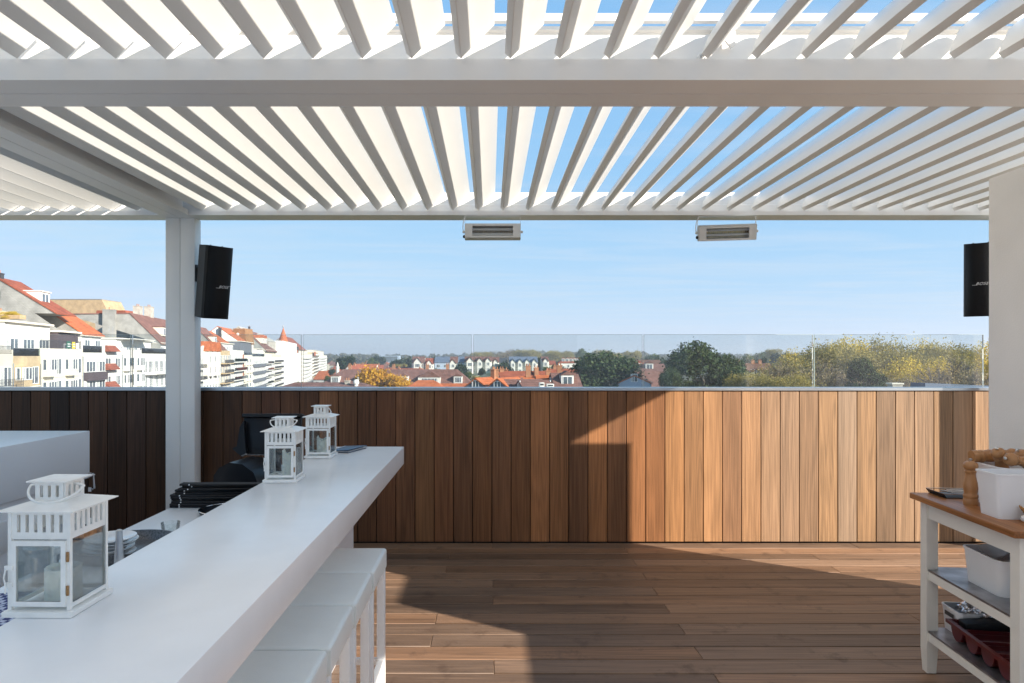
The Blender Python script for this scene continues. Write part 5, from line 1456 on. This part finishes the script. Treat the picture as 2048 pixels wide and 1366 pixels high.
terrace('white mansard house with red roof and many windows, left of the blue roof', 826, 850, 330, 714, 725, 'mauve', 1)
terrace('white gabled house with red roof edge left of the blue grey roof', 852, 870, 330, 717, 727, 'red', 1)
terrace('pale blue house under a wide blue grey roof', 871, 900, 330, 714, 725, 'bluegrey', 0, 'blue', 1)
terrace('white gabled house right of the blue grey roof', 898, 916, 332, 714, 726, 'mauve', 1)
terrace('blue grey roofed house between white gables', 912, 934, 334, 714, 725, 'bluegrey', 0, 'blue')
terrace('white terrace with brown roof and stacked windows behind the glass joint', 930, 952, 330, 714, 723, 'mauve', 1)
terrace('long white terrace with rows of windows right of the glass joint', 952, 984, 330, 714, 722, 'mauve', 2)
terrace('white end house of the long terrace beside the round evergreen', 984, 998, 332, 715, 724, 'mauve', 1)
terrace('dark blue roofed house behind the round evergreen', 994, 1014, 350, 717, 726, 'darkroof', 0, 'white', 1)
terrace('white terrace with four pointed gables left of the centre pine', 1018, 1074, 320, 714, 724, 'bluegrey', 4, 'white')
terrace('tall white house to the right of the four gables', 1082, 1096, 320, 714, 722, 'mauve', 1)
terrace('large red hipped roof house with white dormers', 1114, 1166, 360, 715.5, 726, 'red', 0, 'white', 1, 5, 5)
terrace('small red roofed house left of the large hipped roof', 1092, 1110, 360, 722, 729, 'red', 0, 'brick', 1)
# scattered houses right and far
house('brown roofed house at the left of the tallest pine', 1282, 250, 14, 10, 721, 730, 4, 'brick', 'brown', chims=((-3, 0, .8),))
house('red roofed house with white gable window behind the broad pine', 1268, 200, 9, 9, 727, 741, 10, 'white', 'red', chims=((0, 0, .8),), dorm=1)
house('brown roofed house with small dormer right of the red roof', 1296, 195, 9, 9, 729, 742, -6, 'white', 'mauve', dorm=1)
house('pale blue gabled cottage beside the broad pine', 1270, 118, 4, 5.5, 752, 766, 74, 'blue', 'orange')
house('big weathered brown roof left of the tallest pine', 1304, 130, 7.5, 10, 745, 790, 3, 'brick', 'mauve', windows=False)
house('dark roofed house with white chimneys right of the tallest pine', 1502, 200, 11, 9, 728, 744, -4, 'white', 'brown', chims=((-3.6, 0, .7), (0.5, 0, .9), (2.6, 0, .9)))
house('orange gabled house under the dark roof with white chimneys', 1510, 170, 4, 6, 739, 752, 80, 'white', 'red')
ch_ = thing('chimney_stack', 'grey chimney stack with pale cap just over the parapet at right', 'chimney', at(1789, 790, 60), 0)
MB().box(-.42, -.05, -.4, .4, -6, .98).box(-.05, .5, -.4, .4, -6, .98).build('stack', F['chimgrey'], ch_)
MB().box(-.5, .58, -.48, .48, .981, 1.1).build('cap', F['ivory'], ch_)
zp = tag(MB().prism([(5.67, .95), (9, .8), (9, 1.12), (5.67, 1.262)], 8.6, 8.9, 'y').build('lower_parapet', F['bluegrey']), 'grey metal clad parapet beyond the last glass panel', 'wall')
rnd = random.Random(5)
walls = ['white', 'white', 'ivory', 'cream', 'brick', 'white']; roofs = ['red', 'orange', 'red', 'mauve', 'brown', 'red']
rw = {'red': 'red', 'orange': 'orange', 'mauve': 'weathered brown', 'brown': 'dark brown', 'bluegrey': 'blue grey'}
wl = {'white': 'white', 'ivory': 'ivory', 'cream': 'cream', 'brick': 'tan brick', 'blue': 'pale blue'}
far = []
for k in range(88):
    band = k % 4
    d = [rnd.uniform(230, 320), rnd.uniform(330, 470), rnd.uniform(480, 640), rnd.uniform(650, 900)][band]
    lo, hi = [(655, 860), (655, 880), (648, 1010), (648, 1330)][band]
    far.append([rnd.uniform(lo, hi), d])
far.sort()
dist_word = lambda d: 'nearer' if d < 325 else 'mid distance' if d < 475 else 'far' if d < 645 else 'farthest'
cnt = {}
ordn = ['first', 'second', 'third', 'fourth', 'fifth', 'sixth', 'seventh', 'eighth', 'ninth', 'tenth', 'eleventh', 'twelfth']
for px, d in far:
    w_, r_ = rnd.choice(walls), rnd.choice(roofs)
    key = (w_, r_, dist_word(d)); i = cnt.get(key, 0); cnt[key] = i + 1
    hgt = rnd.uniform(6.5, 10.5); rh = rnd.uniform(3.2, 5.0)
    yr = 714.5 + (1.6 - (GZ + hgt + rh)) * 1320 / d; ye = 714.5 + (1.6 - (GZ + hgt)) * 1320 / d
    h = house('%s %s house with a %s roof, %s such from left' % (dist_word(d), wl[w_], rw[r_], ordn[min(i, 11)]), px, d, rnd.uniform(9, 16), rnd.uniform(8, 10), yr, ye,
          rnd.choice([0, 0, 8, -10, 85, 75]) + rnd.uniform(-8, 8), w_, r_, chims=((rnd.uniform(-3, 3), 0, .8),), rows=2, hip=rnd.choice([0, 0, 0, 2.5]), dorm=rnd.choice([0, 0, 2]))
t = simple_block('wide blue glass fronted building on the skyline', (778 - 980) / 1320 * 700, 700, 22, 10, 3.2, 'blue', name='office_block', group=None)
MB().box(-10, 9, -.3, -.02, GZ * -1 - 3, GZ * -1 + 2.6).build('glazing', M['win'], t)
# the far woods: a mass of crowns nobody could count
g2 = np.random.default_rng(4)
pts = []
for k in range(2600):
    d = g2.uniform(620, 1700); px = g2.uniform(300, 2300)
    if d < 900 and px < 1010: continue
    X = (px - 980) / 1320 * d
    pts.append((X, d, g2.uniform(4.5, 9.5) * (1.25 if g2.random() < .08 else 1)))
V = []; 
for X, Y, r_ in pts:
    zb = GZ + 1
    if Y > 900:
        j = (Y - 900) / 2600; e = math.sin(math.pi * j) ** .7
        zb = GZ - .5 + max(0, e * (14 + 9 * math.sin(X * .0031 + 1.3) + 5 * math.sin(X * .011 + Y * .004) + .004 * (X + 400)))
    n = 46
    d = g2.normal(size=(n, 3)); d /= np.linalg.norm(d, axis=1)[:, None]; d[:, 2] = np.abs(d[:, 2])
    p = d * np.array([r_ * .8, r_ * .8, r_ * .8]) * g2.uniform(.7, 1.05, (n, 1)) + np.array([X, Y, zb + r_ * .5])
    nn = d + g2.normal(size=(n, 3)) * .5; nn /= np.linalg.norm(nn, axis=1)[:, None]
    u = np.cross(nn, g2.normal(size=(n, 3))); u /= np.linalg.norm(u, axis=1)[:, None]; v = np.cross(nn, u)
    s = r_ * .24
    V.append(np.stack([p - u * s, p - v * s, p + u * s, p + v * s], 1).reshape(-1, 3))
V = np.concatenate(V); n = len(V) // 4
me = bpy.data.meshes.new('woods'); me.vertices.add(4 * n); me.vertices.foreach_set('co', V.ravel())
me.loops.add(4 * n); me.loops.foreach_set('vertex_index', np.arange(4 * n, dtype=np.int32))
me.polygons.add(n); me.polygons.foreach_set('loop_start', np.arange(0, 4 * n, 4, dtype=np.int32)); me.polygons.foreach_set('loop_total', np.full(n, 4, dtype=np.int32))
me.update(calc_edges=True)
LEAF['woods'] = leafmat('distant_woods', [(.02, .03, .012), (.05, .055, .02), (.10, .085, .03), (.14, .11, .04)], .2)
wo_ = link('woods', me, LEAF['woods']); wo_['kind'] = 'stuff'; wo_['label'] = 'hazy distant woods along the horizon'

# ------------------------------------------------------------------ haze
hz = MB().box(-3200, 3200, -400, 3850, GZ - 1.0, 45).build('haze', None)
hz['kind'] = 'stuff'
hm = bpy.data.materials.new('haze'); hm.use_nodes = True; nt = hm.node_tree; nt.nodes.clear()
o_ = nt.nodes.new('ShaderNodeOutputMaterial'); vp = nt.nodes.new('ShaderNodeVolumePrincipled')
vp.inputs['Color'].default_value = (.86, .91, 1.0, 1); vp.inputs['Density'].default_value = .00036; vp.inputs['Anisotropy'].default_value = .25
nt.links.new(vp.outputs[0], o_.inputs['Volume']); hz.data.materials.append(hm)
